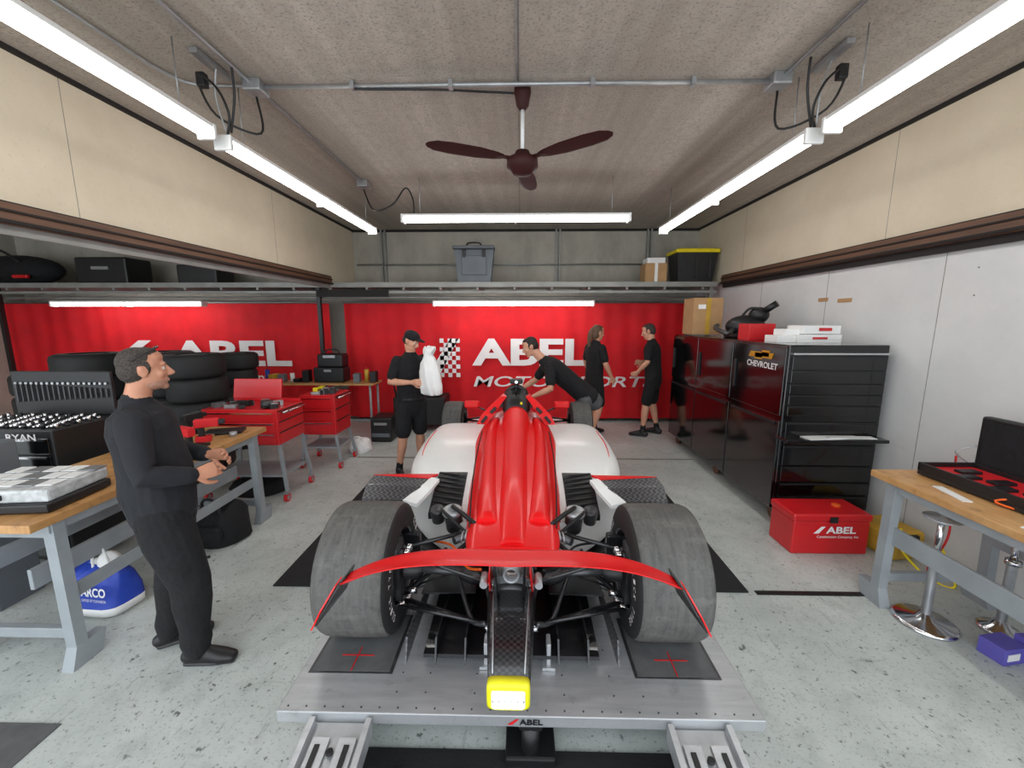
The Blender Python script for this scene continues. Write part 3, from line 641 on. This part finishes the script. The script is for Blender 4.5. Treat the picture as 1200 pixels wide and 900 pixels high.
g.cyl((-3.0,3.1,.9),(-3.0,3.1,1.12),.04,'yellow'); g.cyl((-3.0,3.1,1.12),(-3.0,3.1,1.17),.015,'redtext'); g.cyl((-2.95,2.9,.9),(-2.95,2.9,1.1),.035,'brass')
g.box((-2.7,3.5,.915),(.3,.16,.03),'black',.008,rot=(0,0,20)); g.box((-2.6,2.75,.912),(.2,.05,.02),'steel',rot=(0,0,40)); g.box((-2.62,3.1,.91),(.12,.1,.02),'black',.004)
g.box((-2.75,3.35,.91),(.09,.07,.02),'cardboard',.003,rot=(0,0,15)); g.cyl((-2.55,3.4,.9),(-2.55,3.4,.94),.03,'steel')
g.done()
g=G('black_tool_cabinet'); x0,x1=-4.25,-3.40; y0,y1=2.75,3.25
g.bb((x0,y0,.1),(x1,y1,1.13),'black',.012)
for k in range(7): g.bb((x0+.03,y0-.012,.14+k*.135),(x1-.03,y0,.14+k*.135+.12),'gloss',.005); g.bb((x0+.05,y0-.022,.14+k*.135+.10),(x1-.05,y0-.01,.14+k*.135+.115),'chrome')
for x in (x0+.1,x1-.1):
    for y in (y0+.08,y1-.08): g.cyl((x-.02,y,.05),(x+.02,y,.05),.05,'black')
g.bb((x0,y1-.03,1.13),(x1,y1,1.5),'black',.01)
g.text('RYAN',.22,.05,TX((-3.72,y0-.024,1.055),90),'text',bold=.02)
for r_ in range(5):
    for k in range(24): g.cyl((x0+.05+k*.034,y0+.05+r_*.075,1.13),(x0+.05+k*.034,y0+.05+r_*.075,1.15+.012*((k*7+r_)%3)),.009+.002*(k%3),'chrome' if (k+r_)%4 else 'black',seg=8)
for k in range(18): g.box((x0+.05+k*.045,y1-.04,1.32),(.010,.012,.16-.005*k),'gear',.003); g.cyl((x0+.05+k*.045,y1-.035,1.40),(x0+.05+k*.045,y1-.045,1.40),.011,'steel',seg=8)
g.done()
g=G('grey_storage_bin'); g.box((-3.62,2.45,.56),(.34,.26,1.12),'greycase',.01); g.box((-3.62,2.315,1.05),(.30,.01,.08),'cardboard'); g.box((-3.62,2.31,.85),(.2,.012,.02),'chrome'); g.done()
def redcart(x,y,w,d,zb,zt,lid):
    g=G('red_tool_cart',loc=(x,y,0))
    g.box((0,0,(zb+zt)/2),(w,d,zt-zb),'toolred',.008)
    n=3; hh=(zt-zb-.04)/n
    for k in range(n): g.box((0,-d/2-.006,zb+.02+hh*(k+.5)),(w-.05,.014,hh-.014),'toolred',.004); g.box((0,-d/2-.018,zb+.02+hh*(k+.85)),(w-.08,.014,.012),'chrome'); g.box((w/2+.002,0,zb+.02+hh*(k+.5)),(.006,d-.05,hh-.02),'toolred',.002); g.box((w/2+.006,0,zb+.02+hh*(k+.97)),(.012,d-.04,.008),'dark_gap')
    for sx in (-1,1):
        for sy in (-1,1):
            g.prism([(sx*(w/2-.03)-.016,sy*(d/2-.03),zb),(sx*(w/2-.03)+.016,sy*(d/2-.03),zb),(sx*(w/2+.03)+.016,sy*(d/2+.0),.11),(sx*(w/2+.03)-.016,sy*(d/2),.11)],(0,.03,0),'paintsteel')
            g.cyl((sx*(w/2+.03)-.015,sy*(d/2),.045),(sx*(w/2+.03)+.015,sy*(d/2),.045),.045,'redtext',seg=20); g.cyl((sx*(w/2+.03)-.017,sy*(d/2),.045),(sx*(w/2+.03)+.017,sy*(d/2),.045),.025,'steel',seg=20); g.box((sx*(w/2+.03),sy*d/2,.10),(.045,.05,.03),'steel')
    g.box((0,0,.27),(w,d*.9,.02),'paintsteel')
    if lid:
        g.box((-.12,d/2+.02,zt+.12),(w-.24,.03,.26),'toolred',.008,rot=(-12,0,0)); g.box((0,d/2-.04,zt+.02),(w,.02,.03),'toolred')
    for k in range(22):
        g.box((random.uniform(-w/2+.08,w/2-.08),random.uniform(-d*.4,d*.25),zt+.02),(random.uniform(.03,.12),random.uniform(.02,.1),random.uniform(.02,.10)),random.choice(['steel','black','chrome','black','black','lime','cloth_grey']),.004,rot=(0,0,random.uniform(0,90)))
    g.tube([(w/2,-d*.35,zt-.05),(w/2+.06,-d*.33,zt-.03),(w/2+.06,d*.33,zt-.03),(w/2,d*.35,zt-.05)],.012,'chrome')
    g.done()
redcart(-2.92,4.25,.80,.5,.62,1.0,True); redcart(-2.60,5.20,.45,.45,.45,.97,False)
g=G('folding_table'); g.bb((-4.35,6.35,.87),(-2.38,6.78,.90),'bench',.004)
for x in (-4.2,-2.45):
    for y in (6.4,6.74): g.cyl((x,y,0),(x,y,.87),.018,'paintsteel')
    g.cyl((x,6.4,.2),(x,6.74,.2),.014,'paintsteel')
g.cyl((-4.2,6.74,.2),(-2.45,6.74,.2),.014,'paintsteel'); g.done()
g=G('equipment_case'); g.box((-3.15,6.6,1.025),(.5,.3,.25),'black',.03); g.box((-3.12,6.6,1.26),(.42,.27,.22),'black',.03); g.box((-3.12,6.46,1.33),(.2,.02,.05),'steel',.005); g.box((-3.15,6.44,1.1),(.12,.02,.04),'steel',.005); g.tube([(-3.25,6.6,1.37),(-3.2,6.6,1.43),(-3.05,6.6,1.43),(-3.0,6.6,1.37)],.012,'black'); g.done()
g=G('bench_clutter')
for k in range(14):
    x=-4.25+k*.14
    if -3.55<x<-2.75: continue
    h=random.uniform(.05,.2)
    if k%3==0: g.cyl((x,6.6,.9),(x,6.6,.9+h+.06),.035,random.choice(['brass','white','blue'])); g.cyl((x,6.6,.9+h+.06),(x,6.6,.9+h+.1),.012,'redtext')
    else: g.box((x,6.55,.9+h/2),(.1,.16,h),random.choice(['black','greycase','black','white','brass']),.008,rot=(0,0,random.uniform(-20,20)))
g.done()
g=G('black_storage_case'); g.box((-2.2,6.3,.2),(.34,.4,.4),'black',.03); g.box((-2.2,6.09,.3),(.2,.02,.04),'steel',.004); g.box((-2.2,6.09,.12),(.28,.02,.06),'greycase',.004); g.done()
def tyrestack(x,y,r,w,n,name='tyre_stack',rim=True,z0=0):
    g=G(name,loc=(x,y,z0))
    for k in range(n):
        z=w/2+k*w; h=w/2*.98; ox=random.uniform(-.01,.01)
        P=[(-h,r*.58),(-h,r*.84),(-h*.85,r*.96),(-h*.6,r),(h*.6,r),(h*.85,r*.96),(h,r*.84),(h,r*.58),(h*.6,r*.52),(-h*.6,r*.52),(-h,r*.58)]
        g.lathe((ox,ox,z),(0,0,1),P,'tyre_dark',40)
        if rim: g.lathe((ox,ox,z),(0,0,1),[(h*.7,r*.55),(h*.9,r*.56),(h*.5,r*.45),(h*.3,r*.1),(h*.4,0)],'alu',32)
    g.done()
tyrestack(-5.55,5.05,.36,.30,5); tyrestack(-4.85,5.35,.34,.30,5); tyrestack(-4.15,5.0,.33,.30,5); tyrestack(-4.25,5.9,.27,.24,6); tyrestack(-6.6,5.4,.36,.3,4)
g=G('wheel_trolley'); g.box((-1.75,7.0,.35),(.9,.5,.5),'black',.02); g.box((-1.75,6.9,.8),(.7,.3,.4),'black',.03); g.box((-1.75,6.74,.85),(.5,.02,.2),'greycase',.01)
for x in (-2.1,-1.4): g.cyl((x,6.8,.06),(x+.05,6.8,.06),.06,'black')
g.tube([(-2.15,6.8,.6),(-2.18,6.75,1.0),(-2.0,6.75,1.05)],.015,'black'); g.done()
def bag(name,x,y,sx,sy,sz,mt,extra=None):
    g=G(name,loc=(x,y,0)); rings=[]
    for z,k in ((0.005,.92),(.08,1.0),(.4,1.02),(.7,.9),(.9,.7),(1.0,.35)):
        rings.append([((sx*k*(1+.10*math.sin(3*t+z*7)))*math.copysign(abs(math.cos(t))**.7,math.cos(t)),(sy*k*(1+.10*math.cos(4*t+z*5)))*math.copysign(abs(math.sin(t))**.7,math.sin(t)),z*sz*(1+.07*math.sin(2*t))) for t in [2*math.pi*i/28 for i in range(28)]])
    g.loft(rings,mt); g.tube([(-sx*.5,-sy*.6,sz*.8),(-sx*.3,-sy*.7,sz*1.2),(sx*.2,-sy*.7,sz*1.2),(sx*.4,-sy*.6,sz*.8)],.012,'black' if extra is None else extra)
    return g
g=bag('backpack',-2.62,3.25,.19,.17,.34,'cloth_black'); g.box((0,-.16,.13),(.22,.06,.15),'cloth_black',.03); g.tube([(-.1,-.18,.25),(-.2,-.3,.12),(-.05,-.36,.02),(.1,-.3,.02)],.010,'black'); g.done()
g=bag('duffel_bag',-2.95,4.25,.28,.18,.18,'cloth_black'); g.done()
g=bag('duffel_bag',-3.75,4.4,.26,.22,.34,'cloth_black'); g.done()
g=bag('plastic_bag',-2.35,5.65,.15,.12,.20,'paper','paper'); g.done()
# soft printed bag lying on the floor
g=G('shopping_bag',loc=(-2.79,2.40,0),rot=(0,0,math.radians(-6)))
def sbring(z,w,d,ph):
    o=[]
    for k in range(32):
        t=2*math.pi*k/32; o.append((w*math.copysign(abs(math.cos(t))**.35,math.cos(t))*(1+.03*math.sin(5*t+ph)),d*math.copysign(abs(math.sin(t))**.5,math.sin(t))*(1+.10*math.sin(3*t+ph)),z+.012*math.sin(4*t+ph)*(z>.1)))
    return o
g.loft([sbring(.014,.185,.11,0),sbring(.07,.19,.115,.3)],'white'); g.loft([sbring(.07,.19,.115,.3),sbring(.15,.188,.11,.5),sbring(.25,.175,.085,1.2),sbring(.31,.16,.05,2),sbring(.315,.10,.02,2)],'blue')
g.text('SPARCO',.24,.06,TX((-.07,-.134,.17),84,0,0),'white',bold=.03); g.text('OFFICIAL SUPPLIER OF YOUR PASSION',.24,.018,TX((-.07,-.136,.135),84,0,0),'white')
g.ell((.07,.0,.32),(.09,.05,.09),'paper'); g.ell((.0,.02,.29),(.11,.06,.06),'paper'); g.tube([(-.02,-.04,.27),(.03,-.06,.46),(.10,-.06,.47),(.13,-.04,.28)],.008,'white'); g.done()

# ------------------------------------------------------------ people
def lring(c,F,rx,ry,n=20): return [V(c)+F@V((rx*math.cos(2*math.pi*k/n),ry*math.sin(2*math.pi*k/n),0)) for k in range(n)]
def limb(st,x=None,cap=True):
    pts=[V(s_[0]) for s_ in st]; rings=[]
    N=len(pts)
    for i in range(N):
        d=(pts[min(i+1,N-1)]-pts[max(i-1,0)]); F=frame(d,x); rings.append((pts[i],F,st[i][1],st[i][2] if len(st[i])>2 else st[i][1]))
    R=[]
    p,F,a,b=rings[0]; m_=min(a,b)
    if cap: R+= [lring(p-F@V((0,0,m_*.9)),F,a*.35,b*.35),lring(p-F@V((0,0,m_*.6)),F,a*.78,b*.78)]
    R+=[lring(*r_) for r_ in rings]
    p,F,a,b=rings[-1]; m_=min(a,b)
    if cap: R+= [lring(p+F@V((0,0,m_*.6)),F,a*.78,b*.78),lring(p+F@V((0,0,m_*.9)),F,a*.35,b*.35)]
    n=20; vs=[v for r_ in R for v in r_]; fs=[]
    for i in range(len(R)-1):
        for k in range(n): fs.append([i*n+k,i*n+(k+1)%n,(i+1)*n+(k+1)%n,(i+1)*n+k])
    fs.append(list(range(n))[::-1]); fs.append([len(vs)-n+k for k in range(n)])
    return vs,fs
def ellm(c,r,Rm=None,seg=22,rg=14):
    vs=[V((0,0,r[2]))];fs=[]
    for i in range(1,rg):
        p=math.pi*i/rg
        for k in range(seg):
            t=2*math.pi*k/seg; vs.append(V((r[0]*math.sin(p)*math.cos(t),r[1]*math.sin(p)*math.sin(t),r[2]*math.cos(p))))
    vs.append(V((0,0,-r[2])))
    for k in range(seg): fs.append([0,1+k,1+(k+1)%seg]); fs.append([len(vs)-1,1+(rg-2)*seg+(k+1)%seg,1+(rg-2)*seg+k])
    for i in range(rg-2):
        for k in range(seg): a=1+i*seg; fs.append([a+k,a+seg+k,a+seg+(k+1)%seg,a+(k+1)%seg])
    if Rm is None: Rm=Matrix.Identity(3)
    return [V(c)+Rm@v for v in vs],fs
class Body:
    def __init__(s): s.p=[]
    def limb(s,lab,st,x=None,cap=True): s.p.append((lab,)+limb(st,x,cap))
    def ell(s,lab,c,r,Rm=None): s.p.append((lab,)+ellm(c,r,Rm))
    def build(s,name,mats,vox,sm=3,X=None):
        vs=[];fs=[];by={}
        for lab,v,f in s.p:
            o=len(vs); vs+=[tuple(a) for a in v]; fs+=[[i+o for i in q] for q in f]
            L=by.setdefault(lab,([],[])); o2=len(L[0]); L[0].extend([V(a) for a in v]); L[1].extend([[i+o2 for i in q] for q in f])
        me=bpy.data.meshes.new('tmp'); me.from_pydata(vs,[],fs); ob=bpy.data.objects.new('tmp',me); bpy.context.collection.objects.link(ob)
        md=ob.modifiers.new('r','REMESH'); md.mode='VOXEL'; md.voxel_size=vox
        md2=ob.modifiers.new('s','SMOOTH'); md2.iterations=sm; md2.factor=.5
        dg=bpy.context.evaluated_depsgraph_get(); dg.update(); out=bpy.data.meshes.new_from_object(ob.evaluated_get(dg)); bpy.data.objects.remove(ob)
        labs=list(by); trees=[BVHTree.FromPolygons(by[l][0],by[l][1]) for l in labs]
        out.materials.clear()
        for l in labs: out.materials.append(M[mats.get(l,l)])
        for p in out.polygons:
            c=p.center; bi=0;bd=9
            for i,t in enumerate(trees):
                h=t.find_nearest(c,bd)
                if h[0] is not None and h[3]<bd: bd=h[3];bi=i
            p.material_index=bi; p.use_smooth=True
        out.name=name; o=bpy.data.objects.new(name,out); bpy.context.collection.objects.link(o)
        if X is not None: o.matrix_world=X
        return o
def head(b,c,Rm,hair='short'):
    c=V(c)
    def E(lab,p,r,q=None): b.ell(lab,c+Rm@V(p),V(r),Rm if q is None else Rm@q)
    E('skin',(0,-.010,.028),(.071,.088,.080)); E('skin',(0,.014,-.02),(.061,.073,.085)); E('jaw',(0,.024,-.070),(.052,.058,.042)); E('jaw',(0,.066,-.096),(.021,.02,.018))
    E('skin',(0,.040,.060),(.052,.040,.036)); E('skin',(0,.074,.024),(.044,.014,.010)); b.limb('skin',[(c+Rm@V((0,.084,.014)),.007),(c+Rm@V((0,.098,-.010)),.009),(c+Rm@V((0,.108,-.027)),.012)])
    E('skin',(0,.096,-.033),(.017,.013,.009))
    for s_ in (-1,1):
        E('skin',(s_*.038,.058,-.024),(.021,.020,.024)); E('skin',(s_*.074,-.006,-.008),(.009,.019,.031)); E('skin',(s_*.081,-.013,.006),(.006,.014,.018))
        E('eye',(s_*.029,.0745,.003),(.011,.010,.005)); E('pupil',(s_*.030,.083,.003),(.005,.003,.004))
        E('hairb',(s_*.029,.086,.024),(.017,.004,.003))
    E('lips',(0,.084,-.058),(.020,.010,.005)); E('lips',(0,.083,-.066),(.018,.010,.006))
    if hair in('short','pony'):
        E('hair',(0,-.028,.040),(.077,.084,.078)); E('hair',(0,-.046,-.004),(.074,.066,.066)); E('hair',(0,.006,.086),(.054,.056,.030))
        for s_ in (-1,1): E('hair',(s_*.066,.006,.014),(.009,.018,.034))
    if hair=='pony':
        b.limb('hair',[(c+Rm@V((0,-.10,.03)),.04),(c+Rm@V((0,-.13,-.03)),.045,.035),(c+Rm@V((0.0,-.13,-.12)),.04,.03),(c+Rm@V((0,-.12,-.22)),.022)])
        E('hair',(0,-.05,-.04),(.076,.063,.08))
    if hair=='cap':
        E('hair',(0,-.045,-.004),(.076,.068,.06)); E('cap',(0,-.008,.058),(.084,.101,.066)); E('cap',(0,.115,.052),(.060,.068,.008))
def hand(w,d,n,side,vox=.003,mt='skin',name='hand',curl=.45):
    d=V(d).normalized(); n=V(n); n=(n-d*n.dot(d)).normalized(); t=n.cross(d)*side
    b=Body(); w=V(w)
    b.limb('skin',[(w-d*.03,.029,.022),(w,.030,.021),(w+d*.03,.037,.018),(w+d*.065,.042,.016),(w+d*.088,.041,.013)],x=t)
    for i,(o,L) in enumerate(((.032,.070),(.011,.079),(-.011,.073),(-.031,.058))):
        p=w+d*(.082-.004*abs(i-1))+t*o; ang=.15; pts=[(p,.0095)]
        sp=t*(o*.9)
        for j,fr in enumerate((.45,.30,.25)):
            ang+=curl*(1.1 if j else .6)+.05*i
            p=p+(d*math.cos(ang)+n*math.sin(ang)+sp*.6*math.cos(ang)).normalized()*L*fr; pts.append((p,.0088-.0007*j))
        b.limb('skin',pts)
    p=w+d*.018+t*.028+n*.006; pts=[(p,.015)]
    for dd,L,r in ((d*.65+t*.75+n*.35,.038,.012),(d*.85+t*.35+n*.45,.032,.010),(d*.9+t*.1+n*.5,.024,.0085)):
        p=p+dd.normalized()*L; pts.append((p,r))
    b.limb('skin',pts)
    return b.build(name,{'skin':mt},vox,2)
def person(loc,phi,pelvis,neck,headc,hyaw=0,hpitch=0,arms=None,legs=None,shorts=False,longs=False,hair='short',mats=None,vox=.008,hv=.004,belly=.0,tuck=False,skinm='skin',k=1.0,thick=1.0,baggy=1.0):
    b=Body(); P=V(pelvis); N=V(neck); ax=(N-P); L=ax.length; u=ax.normalized(); R_=V((1,0,0))
    def T(t,fwd=0): return P+ax*t+V((0,fwd,0))
    tk=thick
    b.limb('shirt',[(T(.02 if tuck else -.12),.172*tk,.125*tk),(T(.15),.168*tk,.125*tk+belly),(T(.32,belly*.5),.160*tk,.120*tk+belly),(T(.55,belly*.3),.172*tk,.125*tk),(T(.75),.185*tk,.125*tk),(T(.88),.165*tk,.108*tk),(T(.96),.105,.078),(T(1.0),.068,.066)],x=R_)
    b.limb('pants',[(T(-.20),.155*tk,.115*tk),(T(-.08),.165*tk,.118*tk),(T(.05),.160*tk,.115*tk)],x=R_)
    if tuck: b.limb('belt',[(T(.02),.170*tk,.127*tk+belly*.6),(T(.07),.169*tk,.127*tk+belly*.6)],x=R_,cap=False)
    H=V(headc); Rm=(Matrix.Rotation(math.radians(hyaw),3,'Z')@Matrix.Rotation(math.radians(hpitch),3,'X'))
    head(b,H,Rm,hair)
    b.limb('skin',[(T(.94),.062),(T(1.0).lerp(H,.25),.056),(H+Rm@V((0,-.022,-.05)),.054)])
    b.limb('shirt',[(T(.975),.078,.073),(T(1.0)+V((0,0,.018)),.068,.068)],x=R_,cap=False)
    hands=[]
    for s_,(sh,el,wr,hd,hn) in arms.items():
        sx=1 if s_=='R' else -1
        S=T(.86)+V((sx*.155*tk,0,0)) if sh is None else V(sh); E_=V(el); W=V(wr)
        if longs:
            b.limb('shirt',[(S,.072),(S.lerp(E_,.35),.066),(S.lerp(E_,.8),.057),(E_,.055),(E_.lerp(W,.4),.054),(E_.lerp(W,.88),.044)])
            b.limb('skin',[(E_.lerp(W,.8),.03),(W,.027,.022)])
        else:
            b.limb('shirt',[(S,.066),(S.lerp(E_,.35),.064),(S.lerp(E_,.72),.062)],cap=True)
            b.limb('skin',[(S.lerp(E_,.3),.048),(S.lerp(E_,.75),.043),(E_,.039),(E_.lerp(W,.25),.041),(E_.lerp(W,.7),.031),(W,.026,.022)])
        hands.append((W,hd,hn,sx))
    for s_,(hp,kn,an,fd) in legs.items():
        sx=1 if s_=='R' else -1
        Hh=P+V((sx*.088*tk,0,-.04)) if hp is None else V(hp); K=V(kn); A=V(an); fdv=V((math.sin(math.radians(fd)),math.cos(math.radians(fd)),0))
        if shorts:
            b.limb('pants',[(Hh,.098*tk),(Hh.lerp(K,.4),.092*tk),(Hh.lerp(K,.86),.088*tk)])
            b.limb('skin',[(Hh.lerp(K,.5),.068),(K,.054),(K.lerp(A,.3),.057),(K.lerp(A,.75),.038),(A,.034)])
            b.limb('sock',[(K.lerp(A,.82),.040),(A,.040)])
        else:
            b.limb('pants',[(Hh,.098*tk),(Hh.lerp(K,.35),.092*tk*baggy),(K,.072*tk*baggy),(K.lerp(A,.3),.070*tk*baggy),(K.lerp(A,.7),.062*baggy),(K.lerp(A,.9),.066*baggy),(A+V((0,0,-.01)),.066*baggy,.062)])
        g0=V((A.x,A.y,0))
        b.limb('shoe',[(g0-fdv*.055+V((0,0,.042)),.036,.040),(g0+V((0,0,.055)),.042,.052),(g0+fdv*.07+V((0,0,.047)),.045,.044),(g0+fdv*.13+V((0,0,.036)),.048,.033),(g0+fdv*.185+V((0,0,.028)),.038,.024)],x=V((fdv.y,-fdv.x,0)))
        b.limb('shoe',[(A,.045),(g0+V((0,0,.05)),.045)])
        b.limb('sole',[(g0-fdv*.06+V((0,0,.012)),.040,.011),(g0+fdv*.08+V((0,0,.012)),.049,.011),(g0+fdv*.19+V((0,0,.012)),.040,.011)],x=V((fdv.y,-fdv.x,0)))
    mm={'shirt':'cloth_black','pants':'cloth_black','shoe':'black','sole':'black','skin':skinm,'jaw':skinm,'hair':'hair_dark','hairb':'hair_dark','cap':'cloth_black','sock':'cloth_black','belt':'black'}
    if mats: mm.update(mats)
    X=Matrix.Translation(V(loc))@Matrix.Rotation(math.radians(phi),4,'Z')@Matrix.Scale(k,4)
    body=b.build('crew_member',mm,vox,3,X)
    for (W,hd,hn,sx) in hands:
        h=hand(W,hd,hn,sx,hv,mm['skin'],'hand')
        h.parent=body
    return body,b
A=lambda sh,el,wr,hd,hn:(sh,el,wr,hd,hn)
# near man on the left, turned towards the car (seen in profile)
p1,_=person((-1.96,2.03,0),-56,(0,-.0,.94),(-.02,-.05,1.50),(-.01,.005,1.665),hyaw=8,hpitch=2,
  arms={'R':A(None,(.27,-.01,1.17),(.21,.18,1.12),(-.45,1,.10),(-.9,-.2,-.3)),'L':A(None,(-.25,.03,1.17),(-.08,.22,1.14),(.5,1,0),(.9,-.2,-.3))},
  legs={'R':(None,(.13,.09,.50),(.13,.08,.10),28),'L':(None,(-.10,.0,.50),(-.13,-.07,.10),-2)},
  longs=True,mats={'shirt':'cloth_navy','hair':'hair_grey','jaw':'stubble','lips':'stubble'},vox=.005,hv=.003,belly=.02,skinm='skin_tan',thick=1.16,baggy=1.14)
g=G('sunglasses')
for s_ in (-1,1):
    g.ell((s_*.031,.052,.112),(.026,.006,.016),'gloss',rot=(-62,0,0)); g.tube([(s_*.056,.045,.108),(s_*.079,.0,.080),(s_*.080,-.05,.050)],.003,'black')
g.tube([(-.01,.056,.114),(.01,.056,.114)],.003,'black',res=1)
sg=g.done(); sg.parent=p1; sg.location=(-.01,.005,1.665); sg.rotation_euler=(0,0,math.radians(8))
# man with cap holding white covers
p2,_=person((-1.35,4.85,0),-140,(0,0,.93),(0,.02,1.49),(0,.07,1.64),hyaw=28,hpitch=-22,
  arms={'R':A(None,(.26,.02,1.17),(.10,.28,1.18),(-.1,1,.1),(-.9,-.2,.1)),'L':A(None,(-.25,.04,1.17),(-.22,.28,1.20),(.1,1,.1),(.9,-.2,.1))},
  legs={'R':(None,(.14,.04,.5),(.19,.0,.10),12),'L':(None,(-.10,.0,.5),(-.12,-.05,.10),-12)},
  shorts=True,hair='cap',vox=.008,tuck=True,k=1.02,thick=1.06)
# creased white plastic bag, gathered at the top
g=G('white_plastic_bag',loc=(-1.03,4.54,1.33),rot=(0,0,math.radians(-38)))
rings=[]
for z,kx,ky,ox in ((-.26,.75,.7,.02),(-.24,1.0,.95,.02),(-.14,1.08,1.05,.01),(0,1.0,1.0,0),(.10,.86,.85,-.01),(.16,.62,.6,-.02),(.20,.42,.45,-.03),(.24,.62,.5,-.02),(.28,.74,.45,.0)):
    rings.append([(ox+.125*kx*math.cos(t)*(1+.13*math.cos(5*t+z*6)+.06*math.sin(9*t+z*14)),.10*ky*math.sin(t)*(1+.13*math.cos(5*t+z*6)+.06*math.sin(9*t+z*14)),z+.02*math.sin(3*t+z*4)*(z>.1)) for t in [2*math.pi*q/60 for q in range(60)]])
g.loft(rings,'paper')
g.done()
# leaning man
p3,_=person((.86,5.25,0),90,(0,.0,.90),(0,.54,1.34),(0,.70,1.50),hyaw=6,hpitch=-25,
  arms={'R':A((.19,.46,1.28),(.27,.62,1.04),(.2,.80,.94),(0,.6,-.6),(0,-.5,-.8)),'L':A((-.19,.46,1.28),(-.30,.46,1.02),(-.24,.66,.92),(.1,.7,-.4),(0,-.3,-.9))},
  legs={'R':(None,(.12,.06,.5),(.14,-.04,.10),8),'L':(None,(-.11,.08,.5),(-.16,.02,.10),-8)},
  mats={'pants':'cloth_grey'},vox=.008,k=1.05,thick=1.05)
# long haired crew member
p4,_=person((1.20,6.5,0),-62,(0,0,.93),(0,.01,1.47),(0,.05,1.62),hyaw=-5,hpitch=-10,
  arms={'R':A(None,(.23,.03,1.16),(.22,.16,.95),(0,.6,-.8),(-1,0,0)),'L':A(None,(-.22,.0,1.17),(-.22,.10,.94),(0,.4,-.9),(1,0,0))},
  legs={'R':(None,(.10,.05,.5),(.12,-.12,.10),8),'L':(None,(-.10,.12,.5),(-.12,.14,.10),-8)},
  shorts=True,hair='pony',mats={'hair':'hair_brown'},vox=.008,thick=.97,k=1.06)
p5,_=person((2.20,6.62,0),58,(0,0,.93),(0,.05,1.47),(0,.11,1.62),hyaw=10,hpitch=-18,
  arms={'R':A(None,(.22,.05,1.18),(.04,.20,1.14),(-.5,.6,0),(-.5,-.6,0)),'L':A(None,(-.24,.04,1.17),(-.19,.20,1.00),(.1,.7,-.4),(1,0,0))},
  legs={'R':(None,(.11,.02,.5),(.14,-.06,.10),8),'L':(None,(-.11,.06,.5),(-.16,.08,.10),-8)},
  shorts=True,mats={'hair':'hair_grey'},vox=.008,k=1.07)
# ------------------------------------------------------------ camera, world
cam=bpy.data.cameras.new('cam'); cam.lens=14.1; cam.sensor_width=36; cam.clip_start=.02
co=bpy.data.objects.new('camera',cam); bpy.context.collection.objects.link(co)
co.location=(0,0,1.92); co.rotation_euler=(math.radians(90-9.07),0,math.radians(1.2))
bpy.context.scene.camera=co
w=bpy.data.worlds.new('World'); bpy.context.scene.world=w; w.use_nodes=True
bg=w.node_tree.nodes['Background']; bg.inputs[0].default_value=(.88,.94,1,1); bg.inputs[1].default_value=2.9
sc=bpy.context.scene; sc.view_settings.view_transform='Standard'; sc.view_settings.exposure=0.0
